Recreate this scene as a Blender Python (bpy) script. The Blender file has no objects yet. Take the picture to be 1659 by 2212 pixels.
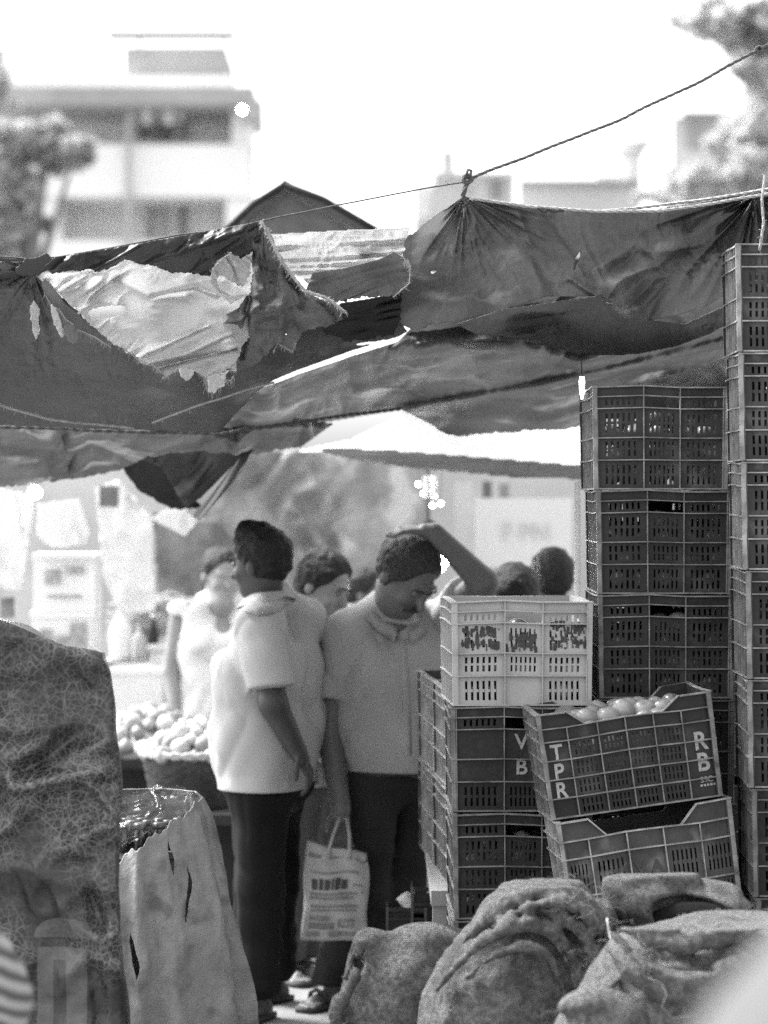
import bpy, math, random
import numpy as np
from mathutils import Vector, Matrix
R = math.radians
random.seed(7); np.random.seed(7)
S = bpy.context.scene
COL = S.collection

# ---------------------------------------------------------------- camera
# 85 mm lens on a 24 mm wide portrait frame, 1.75 m above the ground, level
CAMZ = 1.75; FPX = 85/24*1659; CX = 829.5; HZ = 1088.0
cd = bpy.data.cameras.new('camera'); cam = bpy.data.objects.new('camera', cd); COL.objects.link(cam)
cam.location = (0, 0, CAMZ); cam.rotation_euler = (R(90), 0, 0)
cd.sensor_fit = 'HORIZONTAL'; cd.sensor_width = 24; cd.lens = 85
cd.shift_y = -(1106-HZ)/1659
cd.clip_start = 0.3; cd.clip_end = 3000
cd.dof.use_dof = True; cd.dof.focus_distance = 7.45; cd.dof.aperture_fstop = 2.3; cd.dof.aperture_blades = 0
S.camera = cam
# ---------------------------------------------------------------- world, sun, exposure
SUN_EL, SUN_AZ = 50, -62      # soft light from behind the stalls, a little to the left
w = bpy.data.worlds.new('World'); S.world = w; w.use_nodes = True
nt = w.node_tree; nt.nodes.clear()
sky = nt.nodes.new('ShaderNodeTexSky'); sky.sky_type = 'NISHITA'; sky.sun_disc = False
sky.sun_elevation = R(SUN_EL); sky.sun_rotation = R(SUN_AZ); sky.dust_density = 4.0; sky.air_density = 1.5
bw = nt.nodes.new('ShaderNodeRGBToBW'); bg = nt.nodes.new('ShaderNodeBackground'); wo = nt.nodes.new('ShaderNodeOutputWorld')
bg.inputs['Strength'].default_value = 0.15
nt.links.new(sky.outputs[0], bw.inputs[0]); nt.links.new(bw.outputs[0], bg.inputs['Color']); nt.links.new(bg.outputs[0], wo.inputs[0])
sl = bpy.data.lights.new('sun', 'SUN'); sl.energy = 2.2; sl.angle = R(24); sl.color = (1, 1, 1)
so = bpy.data.objects.new('sun', sl); COL.objects.link(so)
so.rotation_euler = Vector((math.sin(R(SUN_AZ))*math.cos(R(SUN_EL)), math.cos(R(SUN_AZ))*math.cos(R(SUN_EL)), math.sin(R(SUN_EL)))).to_track_quat('Z', 'Y').to_euler()
vs = S.view_settings
vs.view_transform = 'Standard'; vs.look = 'None'; vs.gamma = 1; vs.use_curve_mapping = False
vs.exposure = 2.08
S.cycles.use_denoising = False
S.cycles.max_bounces = 7; S.cycles.transmission_bounces = 4; S.cycles.transparent_max_bounces = 6
S.cycles.sample_clamp_indirect = 6

# ---------------------------------------------------------------- helpers
def P(x, y, D):
    "point of the place seen at (x, y) of a 1659 px wide view, D metres away"
    return Vector(((x-CX)/FPX*D, D, CAMZ-(y-HZ)/FPX*D))

def tag(o, label=None, cat=None, group=None, kind=None):
    if label: o['label'] = label
    if cat: o['category'] = cat
    if group: o['group'] = group
    if kind: o['kind'] = kind
    return o

def empty(name, loc, label, cat, group=None, rot=(0, 0, 0)):
    o = bpy.data.objects.new(name, None); COL.objects.link(o)
    o.empty_display_size = .1
    o.location = loc; o.rotation_euler = rot
    return tag(o, label, cat, group)

def link_mesh(name, me, mat=None, parent=None, world=False):
    "world=True: the mesh is in world coordinates although it has a parent"
    o = bpy.data.objects.new(name, me); COL.objects.link(o)
    if mat is not None:
        if len(me.materials) == 0: me.materials.append(mat)
        else:
            o.material_slots[0].link = 'OBJECT'; o.material_slots[0].material = mat
    if parent is not None:
        o.parent = parent
        if world:
            M = Matrix.LocRotScale(parent.location, parent.rotation_euler, None)
            p = parent.parent
            while p is not None:
                M = Matrix.LocRotScale(p.location, p.rotation_euler, None) @ M; p = p.parent
            o.matrix_parent_inverse = M.inverted()
    return o

def mesh(name, v, f, smooth=False):
    me = bpy.data.meshes.new(name)
    me.from_pydata([tuple(map(float, p)) for p in v], [], [tuple(map(int, q)) for q in f])
    me.update()
    if smooth: me.polygons.foreach_set('use_smooth', [True]*len(me.polygons))
    return me

def npmesh(name, V, F, smooth=True):
    "V (n,3) array, F (m,4) or (m,3) int array"
    me = bpy.data.meshes.new(name)
    k = F.shape[1]
    me.vertices.add(len(V)); me.vertices.foreach_set('co', np.ascontiguousarray(V, dtype=np.float32).ravel())
    me.loops.add(len(F)*k); me.loops.foreach_set('vertex_index', np.ascontiguousarray(F, dtype=np.int32).ravel())
    me.polygons.add(len(F)); me.polygons.foreach_set('loop_start', np.arange(0, len(F)*k, k, dtype=np.int32))
    me.polygons.foreach_set('use_smooth', np.full(len(F), smooth))
    me.update(calc_edges=True); me.validate()
    return me

class MB:
    def __init__(s): s.v = []; s.f = []
    def add(s, v, f):
        n = len(s.v); s.v += [tuple(p) for p in v]; s.f += [tuple(i+n for i in q) for q in f]; return s
    def box(s, x0, x1, y0, y1, z0, z1, M=None):
        v = [Vector(p) for p in ((x0,y0,z0),(x1,y0,z0),(x1,y1,z0),(x0,y1,z0),(x0,y0,z1),(x1,y0,z1),(x1,y1,z1),(x0,y1,z1))]
        if M: v = [M@p for p in v]
        return s.add(v, [(0,3,2,1),(4,5,6,7),(0,1,5,4),(1,2,6,5),(2,3,7,6),(3,0,4,7)])
    def tube(s, pts, r, n=8, twist=0, caps=True):
        pts = [Vector(p) for p in pts]; m = len(pts)
        rr = r if hasattr(r, '__len__') else [r]*m
        rings = []; prev = None
        for i, p in enumerate(pts):
            t = (pts[min(i+1, m-1)]-pts[max(i-1, 0)]).normalized()
            a = Vector((0, 0, 1)) if prev is None else prev
            if abs(a.dot(t)) > .95: a = Vector((1, 0, 0))
            a = (a-t*a.dot(t)).normalized(); b = t.cross(a); prev = a
            rings.append([p+(a*math.cos(2*math.pi*k/n+twist*i)+b*math.sin(2*math.pi*k/n+twist*i))*rr[i] for k in range(n)])
        v = [q for g in rings for q in g]; f = []
        for i in range(m-1):
            for k in range(n): f.append((i*n+k, i*n+(k+1)%n, (i+1)*n+(k+1)%n, (i+1)*n+k))
        if caps: f.append(tuple(range(n-1, -1, -1))); f.append(tuple((m-1)*n+k for k in range(n)))
        return s.add(v, f)
    def lathe(s, prof, c=(0, 0, 0), n=24, wob=0):
        v = []; f = []; m = len(prof)
        for i, (r, z) in enumerate(prof):
            for k in range(n):
                a = 2*math.pi*k/n; q = r*(1+wob*math.sin(3*a+i))
                v.append((c[0]+q*math.cos(a), c[1]+q*math.sin(a), c[2]+z))
        for i in range(m-1):
            for k in range(n): f.append((i*n+k, i*n+(k+1)%n, (i+1)*n+(k+1)%n, (i+1)*n+k))
        f.append(tuple(range(n-1, -1, -1))); f.append(tuple((m-1)*n+k for k in range(n)))
        return s.add(v, f)
    def prism(s, poly, d0, d1, T):
        "poly of (u,v); T(u,v,d) gives the point"
        n = len(poly)
        v = [T(u, w_, d0) for u, w_ in poly]+[T(u, w_, d1) for u, w_ in poly]
        return s.add(v, [tuple(range(n)), tuple(range(2*n-1, n-1, -1))]+[(i, n+i, n+(i+1) % n, (i+1) % n) for i in range(n)])
    def sphere(s, c, r, nu=12, nv=8, sq=(1, 1, 1)):
        v = [(c[0], c[1], c[2]+r*sq[2])]; f = []
        for j in range(1, nv):
            for i in range(nu):
                t = math.pi*j/nv; a = 2*math.pi*i/nu
                v.append((c[0]+r*sq[0]*math.sin(t)*math.cos(a), c[1]+r*sq[1]*math.sin(t)*math.sin(a), c[2]+r*sq[2]*math.cos(t)))
        v.append((c[0], c[1], c[2]-r*sq[2]))
        for i in range(nu):
            f.append((0, 1+i, 1+(i+1) % nu)); f.append((len(v)-1, 1+(nv-2)*nu+(i+1) % nu, 1+(nv-2)*nu+i))
            for j in range(nv-2): f.append((1+j*nu+i, 1+(j+1)*nu+i, 1+(j+1)*nu+(i+1) % nu, 1+j*nu+(i+1) % nu))
        return s.add(v, f)
    def build(s, name, mat=None, parent=None, smooth=False, world=False):
        return link_mesh(name, mesh(name, s.v, s.f, smooth), mat, parent, world)

# ---- numpy noise
_T = np.random.RandomState(3).rand(64, 64, 64).astype(np.float32)
def vnoise(x, y, z=0.0):
    x = np.asarray(x, dtype=np.float64); y = np.asarray(y, dtype=np.float64)+0*x; z = np.asarray(z, dtype=np.float64)+0*x
    xi = np.floor(x).astype(int); yi = np.floor(y).astype(int); zi = np.floor(z).astype(int)
    fx = x-xi; fy = y-yi; fz = z-zi
    fx = fx*fx*(3-2*fx); fy = fy*fy*(3-2*fy); fz = fz*fz*(3-2*fz)
    g = lambda a, b, c: _T[(xi+a) & 63, (yi+b) & 63, (zi+c) & 63]
    l = lambda a, b, t: a+(b-a)*t
    return l(l(l(g(0,0,0), g(1,0,0), fx), l(g(0,1,0), g(1,1,0), fx), fy), l(l(g(0,0,1), g(1,0,1), fx), l(g(0,1,1), g(1,1,1), fx), fy), fz)*2-1
def fbm(x, y, z=0.0, o=4, g=.5):
    s = 0; a = 1
    for k in range(o):
        s = s+a*vnoise(x*2**k+17*k, y*2**k+5*k, np.asarray(z)*2**k+k*3.7); a *= g
    return s
def ridge(x, y, z=0.0, o=3):
    s = 0; a = 1
    for k in range(o):
        s = s+a*(1-2*np.abs(vnoise(x*2**k+9*k, y*2**k+31*k, np.asarray(z)+k*2.3))); a *= .5
    return s

# ---------------------------------------------------------------- materials (all neutral greys: the photograph is black and white)
def mat(name, c, rough=.75, var=.25, scale=6, bump=.2, bscale=40, trans=0., spec=.3, stretch=(1, 1, 1), weave=0, dirt=None, emit=0, trc=None):
    m = bpy.data.materials.new(name); m.use_nodes = True; t = m.node_tree; N = t.nodes; L = t.links
    N.clear(); out = N.new('ShaderNodeOutputMaterial'); p = N.new('ShaderNodeBsdfPrincipled')
    p.inputs['Roughness'].default_value = rough; p.inputs['Specular IOR Level'].default_value = spec
    tc = N.new('ShaderNodeTexCoord'); mp = N.new('ShaderNodeMapping'); mp.inputs['Scale'].default_value = stretch
    L.new(tc.outputs['Object'], mp.inputs['Vector'])
    n1 = N.new('ShaderNodeTexNoise'); n1.inputs['Scale'].default_value = scale; n1.inputs['Detail'].default_value = 8; n1.inputs['Roughness'].default_value = .62
    L.new(mp.outputs[0], n1.inputs['Vector'])
    mr = N.new('ShaderNodeMapRange'); mr.inputs[1].default_value = .3; mr.inputs[2].default_value = .7
    mr.inputs[3].default_value = c*(1-var); mr.inputs[4].default_value = c*(1+var)
    L.new(n1.outputs[0], mr.inputs[0]); colv = mr.outputs[0]
    if dirt:   # (darkness value, threshold, scale)
        n3 = N.new('ShaderNodeTexNoise'); n3.inputs['Scale'].default_value = dirt[2]; n3.inputs['Detail'].default_value = 6
        L.new(tc.outputs['Object'], n3.inputs['Vector'])
        r3 = N.new('ShaderNodeMapRange'); r3.inputs[1].default_value = dirt[1]; r3.inputs[2].default_value = dirt[1]+.12; r3.inputs[3].default_value = 0; r3.inputs[4].default_value = 1
        L.new(n3.outputs[0], r3.inputs[0])
        mx = N.new('ShaderNodeMix'); mx.data_type = 'FLOAT'; L.new(r3.outputs[0], mx.inputs[0]); L.new(colv, mx.inputs[2]); mx.inputs[3].default_value = dirt[0]
        colv = mx.outputs[0]
    m['colv'] = 1
    L.new(colv, p.inputs['Base Color'])
    if bump > 0:
        n2 = N.new('ShaderNodeTexNoise'); n2.inputs['Scale'].default_value = bscale; n2.inputs['Detail'].default_value = 6
        L.new(mp.outputs[0], n2.inputs['Vector'])
        h = n2.outputs[0]
        if weave:
            hs = []
            for d in ('X', 'Z'):
                wv = N.new('ShaderNodeTexWave'); wv.bands_direction = d; wv.inputs['Scale'].default_value = weave; wv.inputs['Distortion'].default_value = 1.2; wv.inputs['Detail'].default_value = 2
                L.new(tc.outputs['Object'], wv.inputs['Vector']); hs.append(wv.outputs[1])
            ad = N.new('ShaderNodeMath'); ad.operation = 'ADD'; L.new(hs[0], ad.inputs[0]); L.new(hs[1], ad.inputs[1])
            a2 = N.new('ShaderNodeMath'); a2.operation = 'MULTIPLY_ADD'; L.new(ad.outputs[0], a2.inputs[0]); a2.inputs[1].default_value = .22; L.new(h, a2.inputs[2]); h = a2.outputs[0]
        bp = N.new('ShaderNodeBump'); bp.inputs['Strength'].default_value = bump; bp.inputs['Distance'].default_value = .01
        L.new(h, bp.inputs['Height']); L.new(bp.outputs[0], p.inputs['Normal'])
    sh = p.outputs[0]
    if trans:
        tr = N.new('ShaderNodeBsdfTranslucent'); ms = N.new('ShaderNodeMixShader'); ms.inputs[0].default_value = trans
        if trc is not None:
            r4 = N.new('ShaderNodeMath'); r4.operation = 'MULTIPLY'; L.new(colv, r4.inputs[0]); r4.inputs[1].default_value = trc/c; L.new(r4.outputs[0], tr.inputs['Color'])
        else: L.new(colv, tr.inputs['Color'])
        L.new(p.outputs[0], ms.inputs[1]); L.new(tr.outputs[0], ms.inputs[2]); sh = ms.outputs[0]
    if emit:
        p.inputs['Emission Color'].default_value = (1, 1, 1, 1); p.inputs['Emission Strength'].default_value = emit
    L.new(sh, out.inputs['Surface'])
    return m

# ---- signed distance shapes joined into one surface
class SDF:
    def __init__(s, lo, hi, h):
        lo, hi = np.minimum(lo, hi), np.maximum(lo, hi)
        s.lo = np.array(lo, float); s.h = h
        n = np.ceil((np.array(hi)-s.lo)/h).astype(int)+1
        s.n = n; s.f = np.full(n, .2, np.float32)
        s.ax = [s.lo[i]+h*np.arange(n[i]) for i in range(3)]
    def block(s, lo, hi):
        a = np.clip(np.floor((np.array(lo)-s.lo)/s.h).astype(int), 0, s.n); b = np.clip(np.ceil((np.array(hi)-s.lo)/s.h).astype(int)+1, a, s.n)
        sl_ = tuple(slice(a[i], b[i]) for i in range(3))
        X = s.ax[0][sl_[0]][:, None, None]; Y = s.ax[1][sl_[1]][None, :, None]; Z = s.ax[2][sl_[2]][None, None, :]
        return sl_, X, Y, Z
    def put(s, sl_, d, k, sub):
        f = s.f[sl_]
        if f.size == 0: return
        if sub:
            d = -d; hh = np.clip(.5-.5*(d-f)/k, 0, 1) if k > 0 else (d > f)*1.; hh = np.clip(.5+.5*(d-f)/max(k, 1e-6), 0, 1)
            s.f[sl_] = f+(d-f)*hh+k*hh*(1-hh)
        else:
            hh = np.clip(.5+.5*(d-f)/max(k, 1e-6), 0, 1)
            s.f[sl_] = d+(f-d)*hh-k*hh*(1-hh)
    def cone(s, a, b, ra, rb, k=.02, sub=False, g=0.):
        a = np.array(a, float); b = np.array(b, float); ra += g; rb += g; m = max(ra, rb)+k+.04
        sl_, X, Y, Z = s.block(np.minimum(a, b)-m, np.maximum(a, b)+m)
        ab = b-a; L2 = max(ab.dot(ab), 1e-9)
        t = np.clip(((X-a[0])*ab[0]+(Y-a[1])*ab[1]+(Z-a[2])*ab[2])/L2, 0, 1)
        d = np.sqrt((X-a[0]-t*ab[0])**2+(Y-a[1]-t*ab[1])**2+(Z-a[2]-t*ab[2])**2)-(ra+(rb-ra)*t)
        s.put(sl_, d, k, sub); return s
    def ell(s, c, r, M=None, k=.02, sub=False, g=0.):
        c = np.array(c, float); r = np.array(r, float)+g; m = r.max()+k+.04
        sl_, X, Y, Z = s.block(c-m, c+m)
        x, y, z = X-c[0], Y-c[1], Z-c[2]
        if M is not None:
            x, y, z = (M[0][0]*x+M[1][0]*y+M[2][0]*z, M[0][1]*x+M[1][1]*y+M[2][1]*z, M[0][2]*x+M[1][2]*y+M[2][2]*z)
        k0 = np.sqrt((x/r[0])**2+(y/r[1])**2+(z/r[2])**2); k1 = np.sqrt((x/r[0]**2)**2+(y/r[1]**2)**2+(z/r[2]**2)**2)
        d = k0*(k0-1)/np.maximum(k1, 1e-6)
        s.put(sl_, d, k, sub); return s
    def cut(s, p, n, k=.004):
        "keep the half space behind the plane (p, n)"
        n = np.array(n, float); n = n/np.linalg.norm(n)
        d = (s.ax[0][:, None, None]-p[0])*n[0]+(s.ax[1][None, :, None]-p[1])*n[1]+(s.ax[2][None, None, :]-p[2])*n[2]
        s.f = np.maximum(s.f, d.astype(np.float32)); return s
    def disp(s, fn):
        X, Y, Z = np.meshgrid(*s.ax, indexing='ij'); near = np.abs(s.f) < .06
        s.f[near] += fn(X[near], Y[near], Z[near]).astype(np.float32); return s
    def mesh(s, name, smooth=1):
        f = np.pad(s.f, 1, constant_values=.2); lo = s.lo-s.h
        g = f < 0; n = f.shape
        c = np.zeros((n[0]-1, n[1]-1, n[2]-1), np.int8)
        for i in (0, 1):
            for j in (0, 1):
                for k in (0, 1): c += g[i:n[0]-1+i, j:n[1]-1+j, k:n[2]-1+k]
        act = (c > 0) & (c < 8); idx = np.full(c.shape, -1, np.int64); ijk = np.argwhere(act); idx[act] = np.arange(len(ijk))
        acc = np.zeros((len(ijk), 3)); cnt = np.zeros(len(ijk))
        for ax in range(3):
            o1, o2 = [q for q in range(3) if q != ax]
            for p_ in (0, 1):
                for q_ in (0, 1):
                    A = ijk.copy(); A[:, o1] += p_; A[:, o2] += q_; B = A.copy(); B[:, ax] += 1
                    fa = f[A[:, 0], A[:, 1], A[:, 2]]; fb = f[B[:, 0], B[:, 1], B[:, 2]]
                    m = (fa < 0) != (fb < 0); t = np.where(m, fa/np.where(m, fa-fb, 1), 0)
                    pt = A.astype(float); pt[:, ax] += t; acc[m] += pt[m]; cnt[m] += 1
        V = acc/cnt[:, None]*s.h+lo
        Fs = []
        for ax in range(3):
            o1, o2 = [(1, 2), (2, 0), (0, 1)][ax]
            sa = [slice(None)]*3; sb = [slice(None)]*3; sa[ax] = slice(0, -1); sb[ax] = slice(1, None)
            A = g[tuple(sa)]; B = g[tuple(sb)]; E_ = np.argwhere(A != B)
            E_ = E_[(E_[:, o1] > 0) & (E_[:, o2] > 0) & (E_[:, o1] < n[o1]-1) & (E_[:, o2] < n[o2]-1)]
            q = []
            for d1, d2 in ((-1, -1), (0, -1), (0, 0), (-1, 0)):
                C = E_.copy(); C[:, o1] += d1; C[:, o2] += d2; q.append(idx[C[:, 0], C[:, 1], C[:, 2]])
            q = np.stack(q, 1); ins = A[E_[:, 0], E_[:, 1], E_[:, 2]]; q[~ins] = q[~ins][:, ::-1]; Fs.append(q)
        F = np.concatenate(Fs)
        F = F[(F >= 0).all(1)]
        for _ in range(smooth):      # light neighbour smoothing
            a = np.zeros_like(V); ct = np.zeros(len(V))
            for i in range(4):
                np.add.at(a, F[:, i], V[F[:, (i+1) % 4]]+V[F[:, (i+3) % 4]]); np.add.at(ct, F[:, i], 2)
            V = V*.5+.5*a/np.maximum(ct, 1)[:, None]
        return npmesh(name, V, F)

# ================================================================ setting
GND = mat('ground_dirt', .17, .9, .35, 3, .5, 30)
MB().box(-400, 400, -60, 900, -.2, 0).build('ground', GND); tag(bpy.data.objects['ground'], kind='structure')

# ================================================================ plastic crates
def face(mb, ribs, T, W, H, cols, bands, cell, t=.003, rd=.012, top=None):
    """one crate wall: recessed panel with slots, raised ribs. cols/bands are fractions, cell[(col,band)] = 'solid' | 'open' | (rows, n)"""
    def bx(u0, u1, v0, v1, d0, d1): mb.add([T(*q) for q in ((u0,v0,d0),(u1,v0,d0),(u1,v0,d1),(u0,v0,d1),(u0,v1,d0),(u1,v1,d0),(u1,v1,d1),(u0,v1,d1))],
                                            [(0,3,2,1),(4,5,6,7),(0,1,5,4),(1,2,6,5),(2,3,7,6),(3,0,4,7)])
    U = lambda q: (q-.5)*W; Vv = lambda q: H*(1-q)
    pi, po = -rd-t, -rd
    for ci in range(len(cols)-1):
        u0, u1 = U(cols[ci]), U(cols[ci+1])
        for bi in range(len(bands)-1):
            v1, v0 = Vv(bands[bi]), Vv(bands[bi+1])
            c = cell(ci, bi)
            if c == 'none': continue
            if c == 'solid': bx(u0, u1, v0, v1, pi, po); continue
            if c == 'open': continue
            rows, n = c; mu = (u1-u0)*.13; hh = (v1-v0)
            sw = (u1-u0-2*mu)/n; gap = sw*.42
            edges = [u0, u0+mu+(sw-gap)/2]
            for k in range(n-1): edges += [u0+mu+k*sw+(sw+gap)/2, u0+mu+(k+1)*sw+(sw-gap)/2]
            edges += [u0+mu+(n-1)*sw+(sw+gap)/2, u1]
            for k in range(0, len(edges), 2): bx(edges[k], edges[k+1], v0, v1, pi, po)
            mv = hh*.13; rh = (hh-2*mv)/rows; sh = rh*.74
            for k in range(n):
                a, b = edges[2*k+1], edges[2*k+2]; y = v0
                for r in range(rows):
                    s0 = v0+mv+r*rh+(rh-sh)/2; bx(a, b, y, s0, pi, po); y = s0+sh
                bx(a, b, y, v1, pi, po)
    mb = ribs
    for ci, q in enumerate(cols):
        u = U(q); a, b = (u, u+t) if ci == 0 else ((u-t, u) if ci == len(cols)-1 else (u-t/2, u+t/2))
        if cell(min(ci, len(cols)-2), 0) == 'none' or (ci > 0 and cell(ci-1, 0) == 'none'): bx(a, b, 0, Vv(bands[1]), po, 0)
        else: bx(a, b, 0, Vv(0), po, 0)
    for bi, q in enumerate(bands):
        v = Vv(q); a, b = (v-t*1.3, v) if bi == 0 else ((v, v+t*1.3) if bi == len(bands)-1 else (v-t/2, v+t/2))
        for ci in range(len(cols)-1):
            if bi == 0 and cell(ci, 0) == 'none': continue
            if bi < len(bands) and 0 < bi and cell(ci, bi-1) == 'skiprib': continue
            bx(U(cols[ci]), U(cols[ci+1]), a, b, po, .0015 if bi else .003)

CRATES = {}; FRONT = {}
def crate_meshes(kind, W, D, H):
    """walls as four meshes, each its own part"""
    if kind in CRATES: return CRATES[kind]
    rnd = random.Random(kind)
    def warp(mb, s):
        ph = rnd.random()*6
        out = []
        for x, y, z in mb.v:
            k = 1-.02*(1-z/H)                       # slightly narrower at the foot
            dz = .0038*math.sin(x*17+ph)*math.cos(y*11+ph)*(z/H)
            out.append((x*k+.0012*math.sin(z*40+ph), y*k+.0012*math.sin(x*23+ph), z+dz))
        mb.v = out; return mb
    res = {}
    if kind.startswith('tall'):
        n = {'tall': 6, 'tallsmall': 7}.get(kind, 6)
        cols = [0, .035, .375, .645, .965, 1]; bands = [0, .10, .215, .5, .715, 1]
        def cell(ci, bi):
            if ci in (0, 4): return 'solid'
            if bi == 0: return 'solid'
            if bi == 1: return 'open' if ci == 2 else (1, n)
            if kind == 'tallv' and bi in (2, 3): return 'solid'
            if kind == 'tallp' and bi == 4 and ci == 2: return 'solid'
            return (2, n)
        scols = [0, .025, .2, .38, .5, .62, .8, .975, 1]
        def scell(ci, bi):
            if ci in (0, 7) or bi == 0: return 'solid'
            if bi == 1: return 'open' if ci in (3, 4) else 'solid'
            return (2, 3)
        F, Sd = (cols, bands, cell), (scols, bands, scell)
    elif kind == 'wide':      # long side with a dipped rim and two lettered end panels
        cols = [0, .165, .34, .5, .66, .82, 1]; bands = [0, .145, .27, .45, .63, .81, 1]
        def cell(ci, bi):
            if bi == 0: return 'solid' if ci in (0, 5) else 'none'
            if ci in (0, 5) or bi == 1: return 'solid'
            return (2, 5)
        scols = [0, .05, .3, .5, .7, .95, 1]
        def scell(ci, bi):
            return 'solid' if ci in (0, 5) or bi < 2 else (2, 3)
        F, Sd = (cols, bands, cell), (scols, bands, scell)
    else:                     # 'dip': long side, five columns, plain centre panel
        cols = [0, .17, .39, .6, .81, 1]; bands = [0, .19, .36, .72, 1]
        def cell(ci, bi):
            if bi == 0: return 'solid' if ci in (0, 4) else 'none'
            if bi == 1: return 'solid'
            if bi == 2 and ci == 2: return 'solid'
            return (2, 6)
        scols = [0, .05, .3, .5, .7, .95, 1]
        def scell(ci, bi): return 'solid' if ci in (0, 5) or bi < 2 else (2, 3)
        F, Sd = (cols, bands, cell), (scols, bands, scell)
    Ts = {'front': (lambda u, v, d: Vector((u, -D/2-d, v)), W, F), 'back': (lambda u, v, d: Vector((-u, D/2+d, v)), W, F),
          'left': (lambda u, v, d: Vector((-W/2-d, -u, v)), D, Sd), 'right': (lambda u, v, d: Vector((W/2+d, u, v)), D, Sd)}
    for nm, (T, w_, (c, b, ce)) in Ts.items():
        mb = MB(); rb = MB()
        if nm == 'back':
            ce0 = ce; ce = lambda i_, j_: 'solid' if ce0(i_, j_) == 'open' else ce0(i_, j_)
        face(mb, rb, T, w_, H, c, b, ce)
        if kind in ('wide', 'dip') and nm in ('front', 'back'):   # slanted shoulders of the dipped rim
            i0, i1 = 1, len(c)-2
            u0, u1 = (c[i0]-.5)*W, (c[i1]-.5)*W; h1 = H*(1-b[1]); sl_ = (u1-u0)*.16
            for a, e in ((u0, u0+sl_), (u1, u1-sl_)):
                mb.prism([(a, h1), (a, H), (e, h1)] if e > a else [(a, h1), (e, h1), (a, H)], -.015, -.012, T)
                dx = .0025 if e > a else -.0025
                rb.prism([(a, H), (a+dx*2, H), (e+dx*2, h1), (e, h1)][::(1 if e > a else -1)], -.012, .002, T)
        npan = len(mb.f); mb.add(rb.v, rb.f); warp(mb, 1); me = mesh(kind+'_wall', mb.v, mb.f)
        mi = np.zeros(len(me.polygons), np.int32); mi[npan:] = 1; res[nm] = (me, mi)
    mb = MB().box(-W/2+.016, W/2-.016, -D/2+.016, D/2-.016, .002, .007); res['base'] = (mesh(kind+'_base', mb.v, mb.f), None)
    CRATES[kind] = res
    return res

def wall_obj(name, mm, m, parent):
    me, mi = mm
    if not len(me.materials):
        me.materials.append(m); me.materials.append(m)
        if mi is not None: me.polygons.foreach_set('material_index', mi)
    o = bpy.data.objects.new(name, me); COL.objects.link(o); o.parent = parent
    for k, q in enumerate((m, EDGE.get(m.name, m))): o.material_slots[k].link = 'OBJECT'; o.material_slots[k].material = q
    return o
EDGE = {}
def crate(kind, loc, W, D, H, m, label, group, rot=(0, 0, 0)):
    jr = random.Random(label)
    if rot[1] == 0: rot = (rot[0], rot[1], rot[2]+R(jr.uniform(-.7, .7)))
    t = empty('plastic_crate', loc, label, 'crate', group, rot)
    ms = crate_meshes(kind, W, D, H)
    for nm in ('front', 'back', 'left', 'right'):
        o = wall_obj('side_wall', ms[nm], m, t)
        if nm == 'front': FRONT[t.name] = o
    wall_obj('base', ms['base'], m, t)
    return t

def lettering(txt, size, parent, m, loc, bold=.012, ext=.0004, name='lettering', sx=1.):
    c = bpy.data.curves.new('t', 'FONT'); c.body = txt; c.size = size; c.offset = bold*size; c.extrude = ext; c.align_x = 'CENTER'; c.align_y = 'CENTER'
    o = bpy.data.objects.new('t', c); COL.objects.link(o)
    dg = bpy.context.evaluated_depsgraph_get(); me = bpy.data.meshes.new_from_object(o.evaluated_get(dg))
    COL.objects.unlink(o); bpy.data.objects.remove(o)
    for v in me.vertices: v.co = Vector((v.co.x*sx, -v.co.z, v.co.y))
    me.materials.clear()
    q = link_mesh(name, me, m, parent); q.location = loc
    return q

def wornpaint():
    m = mat('worn_white_paint', .36, .8, .25, 30, 0, dirt=(.10, .56, 70)); return m
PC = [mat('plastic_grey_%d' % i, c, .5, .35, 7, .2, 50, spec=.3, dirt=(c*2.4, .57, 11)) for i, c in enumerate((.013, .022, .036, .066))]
for i, c in enumerate((.12, .18, .25, .32)): EDGE['plastic_grey_%d' % i] = mat('lit_rib_%d' % i, c, .45, .6, 18, .1, 60, spec=.3)  # paler ribs: the light their edges catch is put into the colour
PCL = mat('plastic_pale', .36, .5, .12, 7, .1, 60, spec=.3, dirt=(.25, .62, 9))
WP = wornpaint()
H = .295
# --- fruit: one mesh, individually placed
def fruit_mesh(name, r, sq=.86, dim=.25):
    mb = MB().sphere((0, 0, 0), r, 20, 12)
    out = []
    for x, y, z in mb.v:
        d = math.hypot(x, y)/r; k = 1-dim*math.exp(-(d/.28)**2)*(z > 0)-.3*dim*math.exp(-(d/.25)**2)*(z < 0)
        a = math.atan2(y, x); q = 1+.04*math.sin(5*a)*d
        out.append((x*q, y*q, z*sq*k))
    return mesh(name, out, mb.f, True)
TOM = fruit_mesh('tomato', .034)
TM = [mat('tomato_skin_%d' % i, c, .28, .15, 9, .05, 30, spec=.5) for i, c in enumerate((.10, .16, .24))]
ONI = fruit_mesh('onion', .031, .95, -.25)
def fruit(me, m, loc, label, cat, group, s=1., name=None):
    o = link_mesh(name or me.name.split('.')[0], me, m); o.location = loc; o.scale = (s, s, s)
    o.rotation_euler = (random.uniform(-.6, .6), random.uniform(-.6, .6), random.uniform(0, 6))
    return tag(o, label, cat, group)

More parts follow.
